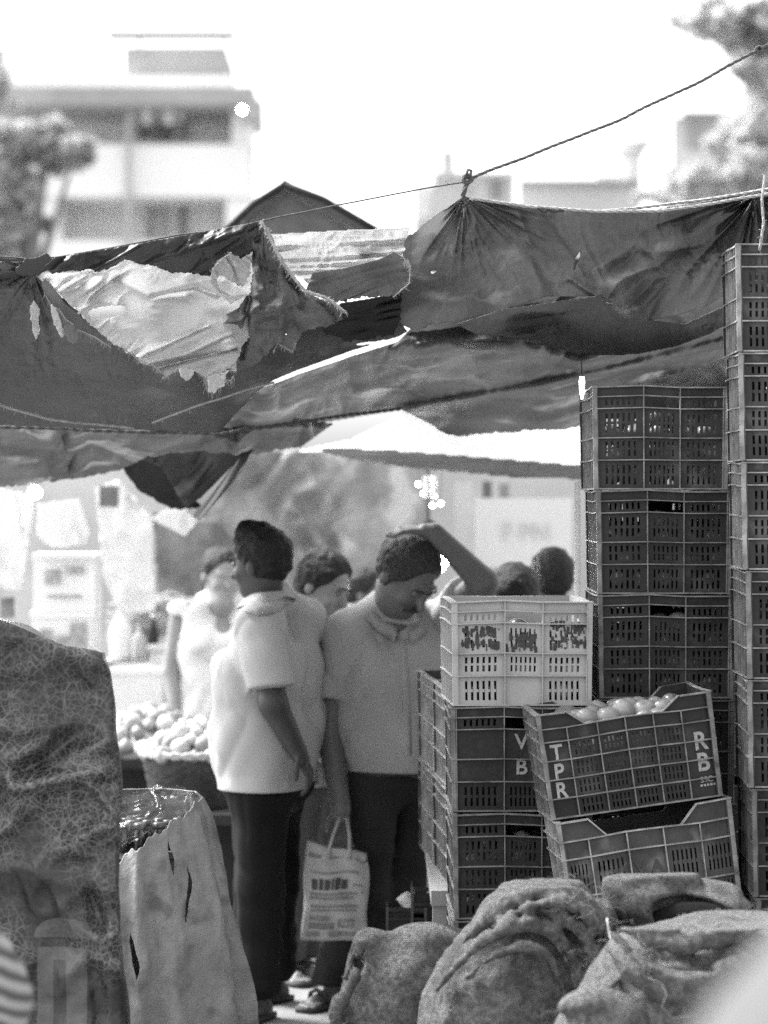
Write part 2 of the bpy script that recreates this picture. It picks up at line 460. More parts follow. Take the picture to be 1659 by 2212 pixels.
# middle stack, seven high
def window_fruit(cl, W, D, n, label, group, z0=.205, spread=.1):
    "tomatoes lying against the front wall where the hand hole shows them"
    for k in range(n):
        x = (k-(n-1)/2)*.056+random.uniform(-.006, .006)
        fruit(TOM, random.choice(TM), (cl[0]+x+.01, cl[1]+.055+random.uniform(0, .02), cl[2]+z0+random.uniform(-.004, .012)), label, 'tomato', group, random.uniform(.85, 1.05))
    for r in range(3):
        for k in range(5):
            x = (k-2)*.066+random.uniform(-.005, .005)+(.02 if r % 2 else 0)
            fruit(TOM, random.choice(TM), (cl[0]+x, cl[1]+.056, cl[2]+.042+r*.058), label, 'tomato', group, random.uniform(.85, .98))
def load(c, W, D, zt, label, m=None, n=(6, 7)):
    "the mass of produce that fills a crate, seen only through its slots"
    mb = MB(); ix_ = (W-.08)/n[0]; iy_ = (D-.08)/n[1]
    mb.box(-W/2+.035, W/2-.035, -D/2+.035, D/2-.035, .008, zt-.02)
    for i in range(n[0]):
        for j in range(n[1]): mb.sphere((-W/2+.04+ix_*(i+.5), -D/2+.04+iy_*(j+.5), zt-.03), ix_*.52, 8, 6)
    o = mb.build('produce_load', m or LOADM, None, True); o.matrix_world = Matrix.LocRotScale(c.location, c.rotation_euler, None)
    return tag(o, label, 'produce', None, 'stuff')
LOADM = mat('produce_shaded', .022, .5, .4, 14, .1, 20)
order = ['topmost', 'second from the top', 'third from the top', 'fourth from the top', 'fifth from the top', 'sixth from the top', 'lowest', 'eighth from the top', 'ninth from the top']
MX = [1.426, 1.436, 1.437, 1.438, 1.438, 1.438, 1.436]
MW, MD = .385, .5
for i in range(7):
    z = .02+(6-i)*H; Df = 7.68
    px = [1427, 1438, 1440, 1441, 1441, 1442, 1442][i]
    X = (px-CX)/FPX*Df
    extra = ['light glinting in its slots', 'with fruit in its hand hole', 'beside the pale crate', 'behind the lettered crate', 'behind the tilted crates', 'behind the tilted crates', 'on its pallet'][i]
    c = crate('tall', (X, Df+MD/2, z), MW, MD, H-.003, [PC[2], PC[1], PC[1], PC[0], PC[0], PC[0], PC[0]][i],  # lower crates take darker greys: light dimming downwards is in the colour
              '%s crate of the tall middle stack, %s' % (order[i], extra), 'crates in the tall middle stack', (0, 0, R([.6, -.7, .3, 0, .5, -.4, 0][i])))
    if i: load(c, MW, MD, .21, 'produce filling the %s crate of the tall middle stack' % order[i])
    if i < 4:
        window_fruit((X, Df, z), MW, MD, 2 if i else 1, 'tomato in the %s crate of the tall middle stack' % order[i], 'tomatoes in middle stack crate %s' % order[i])
# thin pallet under it
def pallet(x, y, w_, d_, z, label):
    t = empty('wooden_pallet', (x, y, 0), label, 'pallet')
    for k in range(3): MB().box(-w_/2, w_/2, -d_/2+k*(d_-.08)/2, -d_/2+k*(d_-.08)/2+.08, 0, z*.5).build('runner', WOOD, t)
    for k in range(4): MB().box(-w_/2+k*(w_-.09)/3, -w_/2+k*(w_-.09)/3+.09, -d_/2, d_/2, z*.5+.0005, z-.001).build('board', WOOD, t)
WOOD = mat('worn_wood', .16, .8, .35, 4, .4, 30, stretch=(1, 1, .15))
WOODP = mat('pale_wood', .30, .7, .25, 5, .3, 30, stretch=(1, 1, .12))
pallet(.80, 7.93, .42, .52, .02, 'low pallet beneath the tall middle crate stack')
# right stack, nine high, nearer the camera
RW, RD = .385, .36; hR = .289
for i in range(8):
    z = .13+(7-i)*hR; Df = 7.2
    xl = [1593, 1601, 1607, 1613, 1620, 1628, 1636, 1643][i]
    X = (xl-CX)/FPX*Df+RW/2
    c = crate('tallr', (X, Df+RD/2, z), RW, RD, hR-.003, [PC[2], PC[2], PC[2], PC[1], PC[1], PC[0], PC[0], PC[0]][i],  # greys darken down the stack, painting in the fading light
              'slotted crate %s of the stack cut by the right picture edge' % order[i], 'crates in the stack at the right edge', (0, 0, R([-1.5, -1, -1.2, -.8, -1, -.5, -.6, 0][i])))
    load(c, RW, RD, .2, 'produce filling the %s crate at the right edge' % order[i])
pallet(1.23, 7.40, .42, .38, .13, 'pallet beneath the crate stack at the right edge')
# rear stack closing the gap
for i in range(7):
    z = .02+(6-i)*H+(.05 if i == 0 else 0)
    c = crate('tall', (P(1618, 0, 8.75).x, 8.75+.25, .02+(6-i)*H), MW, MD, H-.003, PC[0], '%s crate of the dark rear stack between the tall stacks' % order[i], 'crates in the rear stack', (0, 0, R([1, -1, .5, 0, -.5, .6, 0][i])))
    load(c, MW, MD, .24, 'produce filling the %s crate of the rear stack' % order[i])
pallet(P(1618, 0, 8.75).x, 9.0, .40, .5, .02, 'pallet under the rear crate stack')
# pale crate on top of two dark ones
LW, LD = .395, .44
lx = [(1119, 7.58, 3.0), (1124, 7.58, .6), (1124, 7.58, 1.2), (1126, 7.58, .4)]
for i, (px, Df, rz) in enumerate(lx):
    z = .018+(3-i)*H+.295*.7; X = (px-CX)/FPX*Df
    z = 1.479-.2925-i*.2955
    m = [PCL, PC[1], PC[1], PC[1]][i]
    kind = ['tallp', 'tallv', 'tall', 'tall'][i]
    lab = ['pale worn crate with smudged dark lettering on top of the short front stack', 'dark crate lettered V B directly under the pale crate', 'dark crate with a fruit in its hand hole under the V B crate', 'dark crate at the foot of the short front stack'][i]
    c = crate(kind, (X, Df+LD/2, z), LW, LD, H-.003, m, lab, 'crates in the short front stack', (0, 0, R(rz)))
    if i == 0: PALE = c
    load(c, LW, LD, .21, 'produce filling the '+['pale crate', 'V B crate', 'third crate of the short stack', 'lowest crate of the short stack'][i])
    if i == 1:
        for ch, zz in (('V', .66*.292), ('B', .42*.292)):
            lettering(ch, .060, FRONT[c.name], WP, (.0, -LD/2+.0105, zz), .02)
    if i in (0, 2):
        window_fruit((X, Df, z), LW, LD, 3 if i == 0 else 1, 'tomato in the %s' % ['pale crate', '', 'third crate of the short front stack'][i], 'tomatoes in short stack crate %d' % i)
    lastz = z
t = empty('brick_block', (lx[3][0]/FPX*7.58-CX/FPX*7.58, 7.8, 0), 'rough block under the short front crate stack', 'block')
MB().box(-.2, .2, -.2, .2, 0, lastz-.002).build('block', mat('block_grey', .25, .9, .3, 8, .5, 30), t)
# stains on the pale crate: lettering that has rubbed off
ST = mat('rubbed_ink', .05, .8, .5, 60, 0)
def smudge(parent, loc, w_, h_, n, seed):
    rr = random.Random(seed); mb = MB()
    for k in range(n):
        u = rr.uniform(-w_/2, w_/2); v = rr.choice((-1, 1))*h_*.28+rr.uniform(-h_*.2, h_*.2); a = rr.uniform(.0015, .005); b = rr.uniform(.002, .011)
        mb.box(u-a, u+a, -.0006-k*4e-6, 0, v-b, v+b)
    o = mb.build('faded_lettering', ST, parent); o.location = loc; return o
wall = FRONT[PALE.name]
smudge(wall, (-.29*LW+.0, -LD/2+.0115, .64*H), .105, .06, 70, 1)
smudge(wall, (.02*LW-.01, -LD/2+.0115, .60*H), .09, .045, 55, 2)
smudge(wall, (.33*LW, -LD/2+.0115, .66*H), .10, .075, 60, 3)

# ---- leaning crates in front
TW, TD = .478, .32
tilt = -R(7.7); yaw = R(4)
def leanpos(k, side=0):
    "foot of crate k counted from the top, stacked along the leaning axis"
    base = P(1368, 1746, 7.30)                       # bottom centre of the top crate's front
    up = Vector((math.sin(tilt), 0, math.cos(tilt)))
    return base-up*(.2905*k)+Vector((0, TD/2, 0))
for k, (kind, mtl, lab) in enumerate((('wide', PC[1], 'tilted crate lettered TPR and RB, heaped with fruit'), ('dip', PC[3], 'tilted lighter crate with a dipped rim under the TPR crate'),
                                 ('dip', PC[2], 'tilted crate mostly behind the sacks, third of the leaning pile'), ('dip', PC[1], 'lowest crate of the leaning pile, behind the sacks'))):
    p = leanpos(k)
    if k: p = p+Vector((.012*k, .0, 0))
    c = crate(kind, p, TW, TD, .287, mtl, lab, 'leaning crates behind the sacks', (0, tilt, yaw+R([0, 1.2, -1, 0][k])))
    if k == 0:
        TPR = c; fw = FRONT[c.name]
        for ch, v in (('T', .61), ('P', .43), ('R', .255)): lettering(ch, .060, fw, WP, (-.408*TW, -TD/2+.0113, v*.287), .024, sx=.9)
        for ch, v in (('R', .53), ('B', .33)): lettering(ch, .068, fw, WP, (.408*TW, -TD/2+.0113, v*.287), .024, sx=.9)
        lettering('SSC', .022, fw, WP, (.415*TW, -TD/2+.0113, .17*.287), .01)
        mb = MB()
        for q in range(5): mb.box((q-2)*.009-.0035, (q-2)*.009+.003, -.0005, 0, -.003, .003)
        o = mb.build('small_lettering', WP, fw); o.location = (.42*TW, -TD/2+.0113, .12*.287)
    if k == 1:
        o = lettering('V A', .05, FRONT[c.name], mtl, (-.005*TW, -TD/2+.0120, .45*.287), .008, .0016)
        o.name = 'embossed_lettering'
M4 = Matrix.Translation(TPR.location) @ TPR.rotation_euler.to_matrix().to_4x4()
rr = random.Random(5)
for ix in range(9):
    for iy in range(4):
        x = (ix-4)*.050+rr.uniform(-.008, .008)+(iy % 2)*.02; y = (iy-1.5)*.064+rr.uniform(-.006, .006)
        hump = .234+.012*math.cos(x*9)+rr.uniform(-.006, .008)-(.018 if iy == 0 else 0)
        if abs(x) > .2: continue
        fruit(TOM, TM[2] if rr.random() < .5 else TM[1], M4 @ Vector((x, y, hump)), 'pale fruit heaped in the TPR crate, level with its dipped rim', 'fruit', 'fruit heaped in the TPR crate', rr.uniform(.72, 1.08))
t = empty('fruit_heap', TPR.location, 'mass of fruit filling the TPR crate below its top layer', 'fruit', rot=TPR.rotation_euler)
mb = MB()
for ix in range(10):
    for iy in range(6): mb.sphere(((ix-4.5)*.044, (iy-2.5)*.042, .20), .028, 10, 6)
mb.box(-.21, .21, -.13, .13, .02, .20)
mb.build('heap', TM[0], t, True); tag(t, kind='stuff')
# slanting foot of the leaning pile
pb = leanpos(3)
if pb.z-.05-.24*math.sin(abs(tilt)) > .03: t = empty('support_block', (pb.x, pb.y, 0), 'block propping up the leaning crates behind the sacks', 'block')
zb = pb.z-.02-.24*math.sin(abs(tilt)); 
if zb > .03: MB().box(-.23, .23, -.14, .14, 0, zb-.01).build('block', WOOD, t)

# ---- pair of crate stacks behind, seen end on to their left side, on a low trestle
for s_, (Df, hh) in enumerate(((8.12, 2), (8.66, 2))):
    for k in range(hh):
        Xl = .172 if s_ == 0 else .133
        c = crate('tall', (Xl+.1925, Df+.26, .603+.2955*k), .385, .50, H-.003, PC[3 if k else 2],
                  '%s crate of the %s two-high pile on the trestle, its long side showing' % (['lower', 'upper'][k], ['nearer', 'farther'][s_]), 'crates on the trestle beside the man', (0, 0, R(4.4)))
t = empty('trestle_table', (.36, 8.65, 0), 'low trestle with a pale wooden leg under the end-on crates', 'table')
MB().box(-.22, .28, -.57, .57, .555, .60).build('tabletop', WOODP, t)
for sx, sy in ((-.215, -.56), (.2, -.56), (-.215, .5), (.2, .5)):
    MB().box(sx, sx+.062, sy, sy+.05, 0, .5545).build('leg', WOODP, t)
# ================================================================ awning cloths
def inpoly(x, y, poly):
    c = np.zeros(x.shape, bool); n = len(poly)
    for i in range(n):
        x0, y0 = poly[i][:2]; x1, y1 = poly[(i+1) % n][:2]
        m = ((y0 > y) != (y1 > y))
        with np.errstate(divide='ignore', invalid='ignore'): t = (x1-x0)*(y-y0)/(y1-y0+1e-12)+x0
        c ^= m & (x < t)
    return c
def edged(x, y, poly, seg=None):
    d = np.full(x.shape, 1e9); n = len(poly)
    for i in range(n):
        if seg is not None and i not in seg: continue
        a = np.array(poly[i][:2], float); b = np.array(poly[(i+1) % n][:2], float); ab = b-a
        t = np.clip(((x-a[0])*ab[0]+(y-a[1])*ab[1])/max(ab.dot(ab), 1e-9), 0, 1)
        d = np.minimum(d, np.hypot(x-a[0]-t*ab[0], y-a[1]-t*ab[1]))
    return d
def relax(V, F, n=2):
    E_ = np.concatenate([F[:, [0, 1]], F[:, [1, 2]], F[:, [2, 3]], F[:, [3, 0]]]); Es = np.sort(E_, 1)
    u_, ct = np.unique(Es, axis=0, return_counts=True); B = u_[ct == 1]
    for _ in range(n):
        a = np.zeros_like(V); c_ = np.zeros(len(V))
        np.add.at(a, B[:, 0], V[B[:, 1]]); np.add.at(a, B[:, 1], V[B[:, 0]]); np.add.at(c_, B[:, 0], 1); np.add.at(c_, B[:, 1], 1)
        m = c_ > 0; V[m] = V[m]*.5+.5*a[m]/c_[m][:, None]
    return V
def cloth(name, poly, ctrl, mtl, label, cat='awning', step=2.4, folds=(), creases=(), fans=(), frayed=None, fr=6, holes=(), thick=.0015, parent=None, seed=0, group=None, gather=0, fine=.0055):
    """cloth hung in space. poly: its outline; ctrl: (x,y,D) distances it passes through; folds: (angle, across px, along px, height m)"""
    xs = [p[0] for p in poly]; ys = [p[1] for p in poly]
    nx = int((max(xs)-min(xs)+20)/step); ny = int((max(ys)-min(ys)+20)/step)
    X, Y = np.meshgrid(min(xs)-10+np.arange(nx+1)*step, min(ys)-10+np.arange(ny+1)*step, indexing='ij')
    # smooth interpolation of distance
    W_ = 0; Dd = 0
    C = np.array(ctrl, float)
    A = np.hypot(C[:, None, 0]-C[None, :, 0], C[:, None, 1]-C[None, :, 1])
    n = len(C); K = np.zeros((n+3, n+3)); K[:n, :n] = A; K[:n, n] = 1; K[:n, n+1:] = C[:, :2]/1000; K[n, :n] = 1; K[n+1:, :n] = C[:, :2].T/1000
    sol = np.linalg.lstsq(K, np.concatenate([C[:, 2], [0, 0, 0]]), rcond=None)[0]
    for i in range(n): Dd = Dd+sol[i]*np.hypot(X-C[i, 0], Y-C[i, 1])
    Dd = Dd+sol[n]+sol[n+1]*X/1000+sol[n+2]*Y/1000
    wv = np.zeros(X.shape)
    for k, (ang, wl, al, amp) in enumerate(folds):
        a = R(ang); u = (X*math.cos(a)+Y*math.sin(a))/al; v = (-X*math.sin(a)+Y*math.cos(a))/wl
        v = v+.5*fbm(u*1.3+seed, v*.4, 4.1+k, 2)
        mk = np.clip(.55+1.3*fbm(X/170+seed, Y/170+k*3, seed*1.7+k, 2), .05, 1.3)
        wv += amp*mk*(ridge(u+seed*3.1, v+k*7, seed+k, 1)*.8+.5*fbm(u*.6, v*.5, seed+k, 2)+.16*ridge(u*2.3+seed, v*2.6, seed+k, 1))
    if fine:
        mk = np.clip(.4+1.6*fbm(X/110+seed*2, Y/110, seed*.7, 2), 0, 1.2)
        wv += fine*mk*(ridge(X/26+.6*fbm(X/60, Y/60, seed, 2)*2, Y/22+seed, seed+.3, 2)+.4*ridge(X/10, Y/12+seed, seed+.9, 1))
    for pts, wd, amp in creases:
        d = edged(X, Y, pts+pts[::-1][1:-1] if len(pts) > 2 else pts)
        wv += amp*np.exp(-(d/wd)**2)
    for cx, cy, nn, amp, r0, r1 in fans:
        r = np.hypot(X-cx, Y-cy); th = np.arctan2(Y-cy, X-cx)
        wv += amp*ridge(th*nn, r/r1*.7, seed+1.7, 2)*np.exp(-r/r1)*np.clip(r/r0, 0, 1)
    Dd = Dd+wv
    q = fbm(X/16+seed*5, Y/16, seed, 5, .62); q2 = fbm(X/4+seed*5, Y/4, seed+9, 2)
    cx = (X[:-1, :-1]+X[1:, 1:])/2; cy = (Y[:-1, :-1]+Y[1:, 1:])/2
    qq = (q[:-1, :-1]*fr*.9+q2[:-1, :-1]*fr*.45)
    ins = inpoly(cx, cy, poly); e = edged(cx, cy, poly, frayed) if frayed is not None else np.full(cx.shape, 1e9)
    keep = (ins & (e > np.maximum(qq, 0))) | (~ins & (e < -qq))
    for hx, hy, rx, ry, ha in holes:
        a = R(ha); u = ((cx-hx)*math.cos(a)+(cy-hy)*math.sin(a))/rx; v = (-(cx-hx)*math.sin(a)+(cy-hy)*math.cos(a))/ry
        keep &= (u*u+v*v+.35*q2[:-1, :-1]) > 1
    idx = np.arange(X.size).reshape(X.shape)
    F = np.stack([idx[:-1, :-1][keep], idx[:-1, 1:][keep], idx[1:, 1:][keep], idx[1:, :-1][keep]], 1)
    # smooth the stair-stepped rim: relax border vertices
    V = np.stack([(X-CX)/FPX*Dd, Dd, CAMZ-(Y-HZ)/FPX*Dd], -1).reshape(-1, 3)
    used = np.unique(F); rm = np.full(X.size, -1); rm[used] = np.arange(len(used)); F = rm[F]; V = V[used]
    V = relax(V, F)
    me = npmesh(name, V, F[:, ::-1])
    o = link_mesh(name, me, mtl, parent)
    md = o.modifiers.new('thick', 'SOLIDIFY'); md.thickness = thick; md.offset = 0
    if parent is None: tag(o, label, cat, group)
    return o

TARP = mat('tarp_dark', .065, .36, .25, 3, .15, 60, trans=.55, spec=.55, dirt=(.10, .6, 5), trc=.12)
TARPR = mat('tarp_dusty', .085, .36, .3, 3, .15, 60, trans=.55, spec=.55, dirt=(.15, .56, 5), trc=.22)
TARPM = mat('tarp_mid', .10, .55, .3, 3, .15, 60, trans=.6, spec=.55, dirt=(.17, .56, 5), trc=.22)
RAGL = mat('rag_pale', .60, .7, .15, 6, .15, 80, trans=.6, spec=.2, dirt=(.34, .58, 6))
RAGM = mat('rag_mid', .20, .7, .3, 6, .15, 80, trans=.5, spec=.25, dirt=(.24, .58, 6))
WSHEET = mat('white_sheet', .80, .7, .06, 2, .1, 40, trans=.5)
BLKT = mat('tarp_double', .09, .5, .25, 3, .15, 60, trans=.55, spec=.55, trc=.18)
BLK = mat('black_cloth', .035, .85, .3, 5, .3, 40, trans=.2)

# --- right hand tarp: hangs from the rope between the post tie and the corner, then runs back as a ceiling
cloth('tarp', [(1002,424),(1060,433),(1130,444),(1200,452),(1290,456),(1400,455),(1500,441),(1590,424),(1680,410),(1680,640),(1560,640),
               (1530,660),(1470,678),(1400,692),(1350,686),(1290,640),(1180,640),(1090,668),(1000,690),(940,700),(890,716),(850,700),(856,640),(872,600),(868,556),(876,520),(905,490),(945,462)],
      [(1000,424,7.36),(1200,455,7.40),(1450,450,7.40),(1660,415,7.42),(880,520,7.40),(1000,560,7.44),(1200,560,7.52),(1400,560,7.50),(1600,560,7.6),(900,700,7.78),(1100,660,7.74),(1290,640,7.70),(1400,690,7.56),(1500,670,7.64),(1600,640,7.8),(860,620,7.6)],
      TARPR, 'dark tarpaulin slung under the twisted rope, with a small white tear in its middle', folds=[(62, 60, 200, .022), (-58, 70, 210, .02), (10, 120, 300, .015)],
      creases=[([(1025,432),(1120,500),(1200,640)], 8, -.022), ([(1170,450),(1220,520),(1290,620)], 6, -.018), ([(1600,430),(1500,520),(1400,540)], 22, .05), ([(1230,600),(1290,640),(1340,686)], 7, .03)],
      fans=[(1002,424,3.6,.055,30,190), (1630,424,3.4,.10,30,260)], frayed=[19,20,21,22,23,24,25], fr=5, holes=[(1247,560,4,19,18), (937,586,8,4,-30), (1242,582,3,3,0), (1310,649,12,2.5,38), (1322,662,4,2,30)], seed=1, step=2.2)
# rolled hem of that tarp
HEM = mat('hem_pale', .5, .6, .3, 20, .3, 60)
# --- ceiling of the right side, sloping down to the back
cloth('tarp', [(560,840),(594,829),(640,811),(760,770),(858,739),(885,712),(900,690),(1000,668),(1090,645),(1290,620),(1420,640),(1600,600),(1720,590),(1720,800),(1560,872),(1400,880),(1300,900),(1245,925),(1100,932),(1000,941),(965,938),(930,915),(868,884),(700,912),(540,930),(470,935),(420,900)],
      [(860,735,8.05),(560,845,8.2),(1000,668,8.02),(1290,620,8.04),(1600,600,8.12),(900,800,8.5),(1100,760,8.3),(1300,740,8.3),(1500,720,8.3),(870,884,9.3),(1000,940,9.5),(1250,925,9.5),(1560,860,9.2),(1400,800,8.9),(500,932,9.2),(700,910,9.3)],
      TARPM, 'underside of the long tarpaulin ceiling running back over the stalls', folds=[(-12, 60, 420, .11), (-30, 50, 200, .06), (50, 60, 130, .05), (-62, 50, 120, .04)],
      creases=[([(1000,735),(1130,745),(1250,780),(1420,740),(1570,700)], 14, -.14), ([(870,884),(1100,845),(1300,805),(1570,735)], 12, -.12), ([(870,884),(700,910),(500,930)], 6, .05)],
      frayed=[14,15,16,17,18,19,20], fr=4, seed=2, step=2.6)
# lighter second layer catching the light, right
cloth('awning_cloth', [(1270,880),(1330,850),(1420,815),(1500,800),(1575,770),(1600,770),(1600,880),(1500,890),(1350,895)],
      [(1270,880,8.9),(1575,770,8.7),(1600,880,9.2),(1400,895,9.2),(1420,815,8.8)],
      RAGL, 'pale cloth edge catching the light above the tall middle crate stack', folds=[(-24, 20, 160, .03), (70, 22, 60, .02)], seed=5, frayed=[0,1,2,3,4], fr=3)
cloth('tarp_layer', [(985,700),(1090,668),(1180,655),(1290,640),(1400,690),(1480,700),(1590,650),(1590,690),(1530,722),(1460,748),(1380,764),(1310,768),(1240,762),(1180,748),(1130,734),(1080,726),(1030,722)],
      [(985,700,7.90),(1290,640,7.86),(1570,660,7.92),(1250,765,8.08),(1480,742,8.08)], BLKT, 'darker doubled band of tarpaulin just under the sagging edge', folds=[(-8, 40, 260, .03)], seed=41)
# --- left dark tarp, below the diagonal
cloth('tarp', [(-60,566),(40,566),(72,592),(105,618),(235,735),(290,738),(345,712),(420,690),(520,690),(620,680),(700,690),(860,690),(880,716),(860,727),(760,757),(640,800),(592,820),(560,842),(470,935),(350,930),(170,925),(-60,915)],
      [(-40,570,7.3),(70,592,7.25),(235,735,7.45),(400,800,7.55),(600,800,7.9),(860,730,7.95),(560,842,8.15),(350,925,8.3),(-40,915,8.3),(150,800,7.8)],
      TARP, 'dark left tarpaulin hanging below the knotted corner, with a torn upper edge', folds=[(-14, 90, 420, .03), (30, 100, 300, .02)], creases=[([(330,915),(450,868),(600,828),(700,800)], 22, .04)],
      fans=[(72,588,3.2,.06,25,170)], frayed=[3,4], fr=3,
      holes=[(650,812,9,3.5,-20), (672,806,10,4,-18), (695,799,12,4.5,-18), (720,791,13,5,-20), (745,784,12,4,-18), (768,777,12,4.5,-16), (792,769,12,4.5,-14), (815,760,13,4,-12), (838,754,11,4,-10), (620,818,14,2.5,-38), (790,742,22,3,-7), (825,738,24,3,-6), (842,696,6,5,0), (600,741,3,1.5,-30), (680,674,3,2,-30), (660,690,2.5,1.5,-30), (635,706,3,1.8,-30), (618,722,2.5,1.5,0)], seed=3, step=2.0)
# --- rear strip of the left tarp below the pole line
cloth('tarp', [(-60,905),(170,915),(350,920),(480,925),(640,905),(720,915),(655,962),(540,985),(440,975),(330,985),(250,1015),(180,1030),(110,1040),(40,1048),(-60,1060)],
      [(-60,905,8.5),(350,920,8.5),(700,910,9.2),(-60,1060,9.4),(250,1000,9.3),(450,975,9.3),(650,960,9.6)],
      TARPM, 'rear skirt of the left tarpaulin hanging in front of the lit stalls', folds=[(72, 40, 160, .11), (-58, 46, 120, .07)], frayed=[6,7,8,9,10,11,12,13], fr=4, seed=4)
# --- top strip along the left rope
cloth('awning_strip', [(118,556),(220,540),(340,519),(460,497),(562,478),(566,500),(548,560),(500,585),(440,596),(360,585),(330,575),(270,562),(215,585),(150,584),(112,590),(96,575)],
      [(110,570,7.12),(340,519,7.14),(562,478,7.14),(330,575,7.18),(215,585,7.16),(500,585,7.20)],
      TARP, 'dark strip of tarpaulin tied along the thin line on the left', folds=[(-28, 22, 130, .03), (-48, 24, 90, .018)], creases=[([(200,585),(250,560),(300,530)], 6, -.03), ([(310,575),(400,540),(520,500)], 9, -.035)], frayed=[7,8,9,10,11,12,13], fr=4, seed=6)
# --- pale torn cloth
cloth('torn_cloth', [(92,596),(160,590),(280,556),(420,556),(560,560),(600,600),(560,700),(510,770),(512,800),(480,800),(476,832),(452,836),(440,812),(418,800),(380,802),(358,812),(330,788),(300,778),(262,748),(240,735),(160,668)],
      [(92,596,7.22),(280,560,7.30),(560,560,7.32),(240,735,7.24),(360,805,7.26),(480,820,7.28),(560,700,7.34),(330,660,7.34),(430,700,7.30)],
      RAGL, 'pale torn cloth with ragged lower edge hanging beneath the left strip', folds=[(-20, 30, 170, .032), (-42, 26, 100, .028), (14, 50, 200, .02)],
      creases=[([(285,775),(360,745),(450,705)],6,.03),([(300,790),(400,765),(500,720)],6,-.03),([(340,795),(440,770),(510,755)],5,.03),([(250,600),(330,640),(400,640)],12,.02),([(330,640),(420,620),(470,640)],5,-.02)], frayed=list(range(6, 20)), fr=6, holes=[(232,674,42,14,-6)], seed=8, step=1.8)
cloth('cloth_scrap', [(100,600),(130,640),(140,655),(180,690),(235,735),(232,748),(205,728),(178,716),(168,712),(165,735),(154,734),(158,700),(142,690),(128,668),(112,662),(95,632),(88,612)],
      [(90,605,7.22),(235,740,7.34),(150,720,7.30)], RAGM, 'frayed strip of cloth trailing down the diagonal tear', folds=[(48, 14, 60, .012)], frayed=list(range(5, 16)), fr=4, seed=9, step=1.7)
cloth('cloth_scrap', [(70,664),(80,680),(84,715),(78,735),(70,700)], [(70,664,7.40),(78,735,7.42),(84,700,7.41)], RAGL, 'small loose tatter hanging alone on the left dark tarpaulin', folds=[(85, 8, 40, .006)], frayed=[0,1,2,3,4], fr=4, seed=19, step=1.6)
# --- hanging torn drape
cloth('torn_drape', [(562,478),(574,492),(590,520),(606,556),(632,594),(656,628),(690,642),(722,656),(740,672),(738,690),(700,706),(660,716),(640,740),(632,760),(600,742),(560,780),(520,800),(508,806),(500,770),(480,740),(466,716),(470,690),(515,662),(540,630),(548,590),(540,550),(548,510)],
      [(562,478,7.14),(606,556,7.16),(656,628,7.18),(740,672,7.24),(700,706,7.34),(560,780,7.36),(500,760,7.34),(540,600,7.26),(600,680,7.26)],
      RAGM, 'grey torn drape hanging from the peak of the thin line', folds=[(80, 26, 170, .05), (52, 34, 110, .035), (-30, 40, 90, .018)], creases=[([(548,545),(540,640),(522,770)], 7, .04), ([(590,560),(612,640),(605,740)], 9, -.03), ([(560,570),(610,590),(660,640)], 8, .03), ([(480,700),(520,690),(560,660)],6,-.02)],
      frayed=list(range(1, 24)), fr=4, holes=[(618,722,3,2,0)], seed=10, step=1.7)
cloth('cloth_scrap', [(470,560),(500,545),(520,560),(545,545),(540,590),(525,620),(505,612),(480,590),(466,600),(472,625),(500,640),(540,636),(500,655),(470,640),(455,610),(460,580)],
      [(470,560,7.18),(540,600,7.16),(500,650,7.2)], RAGL, 'curled pale scrap beside the hanging torn drape', folds=[(60, 14, 60, .02)], frayed=list(range(15)), fr=3, seed=12, step=1.6)
# --- layers behind the drape
cloth('awning_cloth', [(490,515),(600,506),(740,498),(885,492),(880,520),(865,560),(800,600),(700,640),(650,600),(560,570),(480,560)],
      [(490,515,7.75),(885,492,7.65),(700,640,7.95),(480,560,7.8),(865,560,7.75)],
      RAGL, 'pale striped cloth layers stretched behind the hanging drape', folds=[(-3, 15, 420, .045), (-14, 30, 260, .03)], seed=13)
cloth('awning_cloth', [(676,588),(740,580),(820,560),(850,545),(872,556),(886,580),(884,612),(865,628),(850,642),(800,640),(745,650),(712,650),(660,628)],
      [(676,588,7.42),(872,556,7.36),(884,612,7.38),(745,650,7.46)], RAGM, 'grey cloth flap with a frayed right edge, left of the big dark tarpaulin', folds=[(-14, 22, 140, .02), (60, 30, 60, .012)], frayed=[4,5,6,7,8,9,10], fr=5, seed=14, step=1.7)
cloth('awning_cloth', [(735,655),(800,645),(868,632),(866,690),(850,720),(800,732),(745,736),(700,720),(690,690)],
      [(735,655,7.62),(868,632,7.58),(850,720,7.72),(700,720,7.75)], BLK, 'black fold of cloth under the grey flap', folds=[(-8, 18, 140, .03), (70, 26, 60, .015)], frayed=[2,3,4,5,6], fr=4, seed=15, step=2)
# --- hanging points at the back of the canopy
cloth('hanging_cloth', [(248,984),(330,968),(372,1000),(398,1062),(440,1095),(372,1100),(330,1078),(300,1060),(270,1020)],
      [(248,984,9.9),(440,1095,10.1),(330,968,9.9),(372,1100,10.1)], BLK, 'black pointed cloth corner hanging from the back of the canopy', folds=[(60, 30, 100, .04)], frayed=[4,5,6,7,8], fr=3, seed=16)
cloth('hanging_cloth', [(330,950),(530,940),(545,968),(500,1010),(440,1070),(402,1098),(390,1080),(350,1010),(300,990)],
      [(330,950,9.6),(540,950,9.6),(402,1098,9.75),(310,990,9.65)], TARP, 'grey triangular flap of tarpaulin hanging at the canopy back', folds=[(-50, 40, 160, .04)], seed=17)
cloth('hanging_cloth', [(512,980),(545,972),(520,1020),(470,1080),(430,1125),(402,1105),(440,1064),(480,1020)],
      [(530,975,9.5),(430,1115,9.55),(470,1060,9.5)], BLK, 'black diagonal sleeve of cloth beside the triangular flap', folds=[(-50, 14, 160, .03)], seed=18)
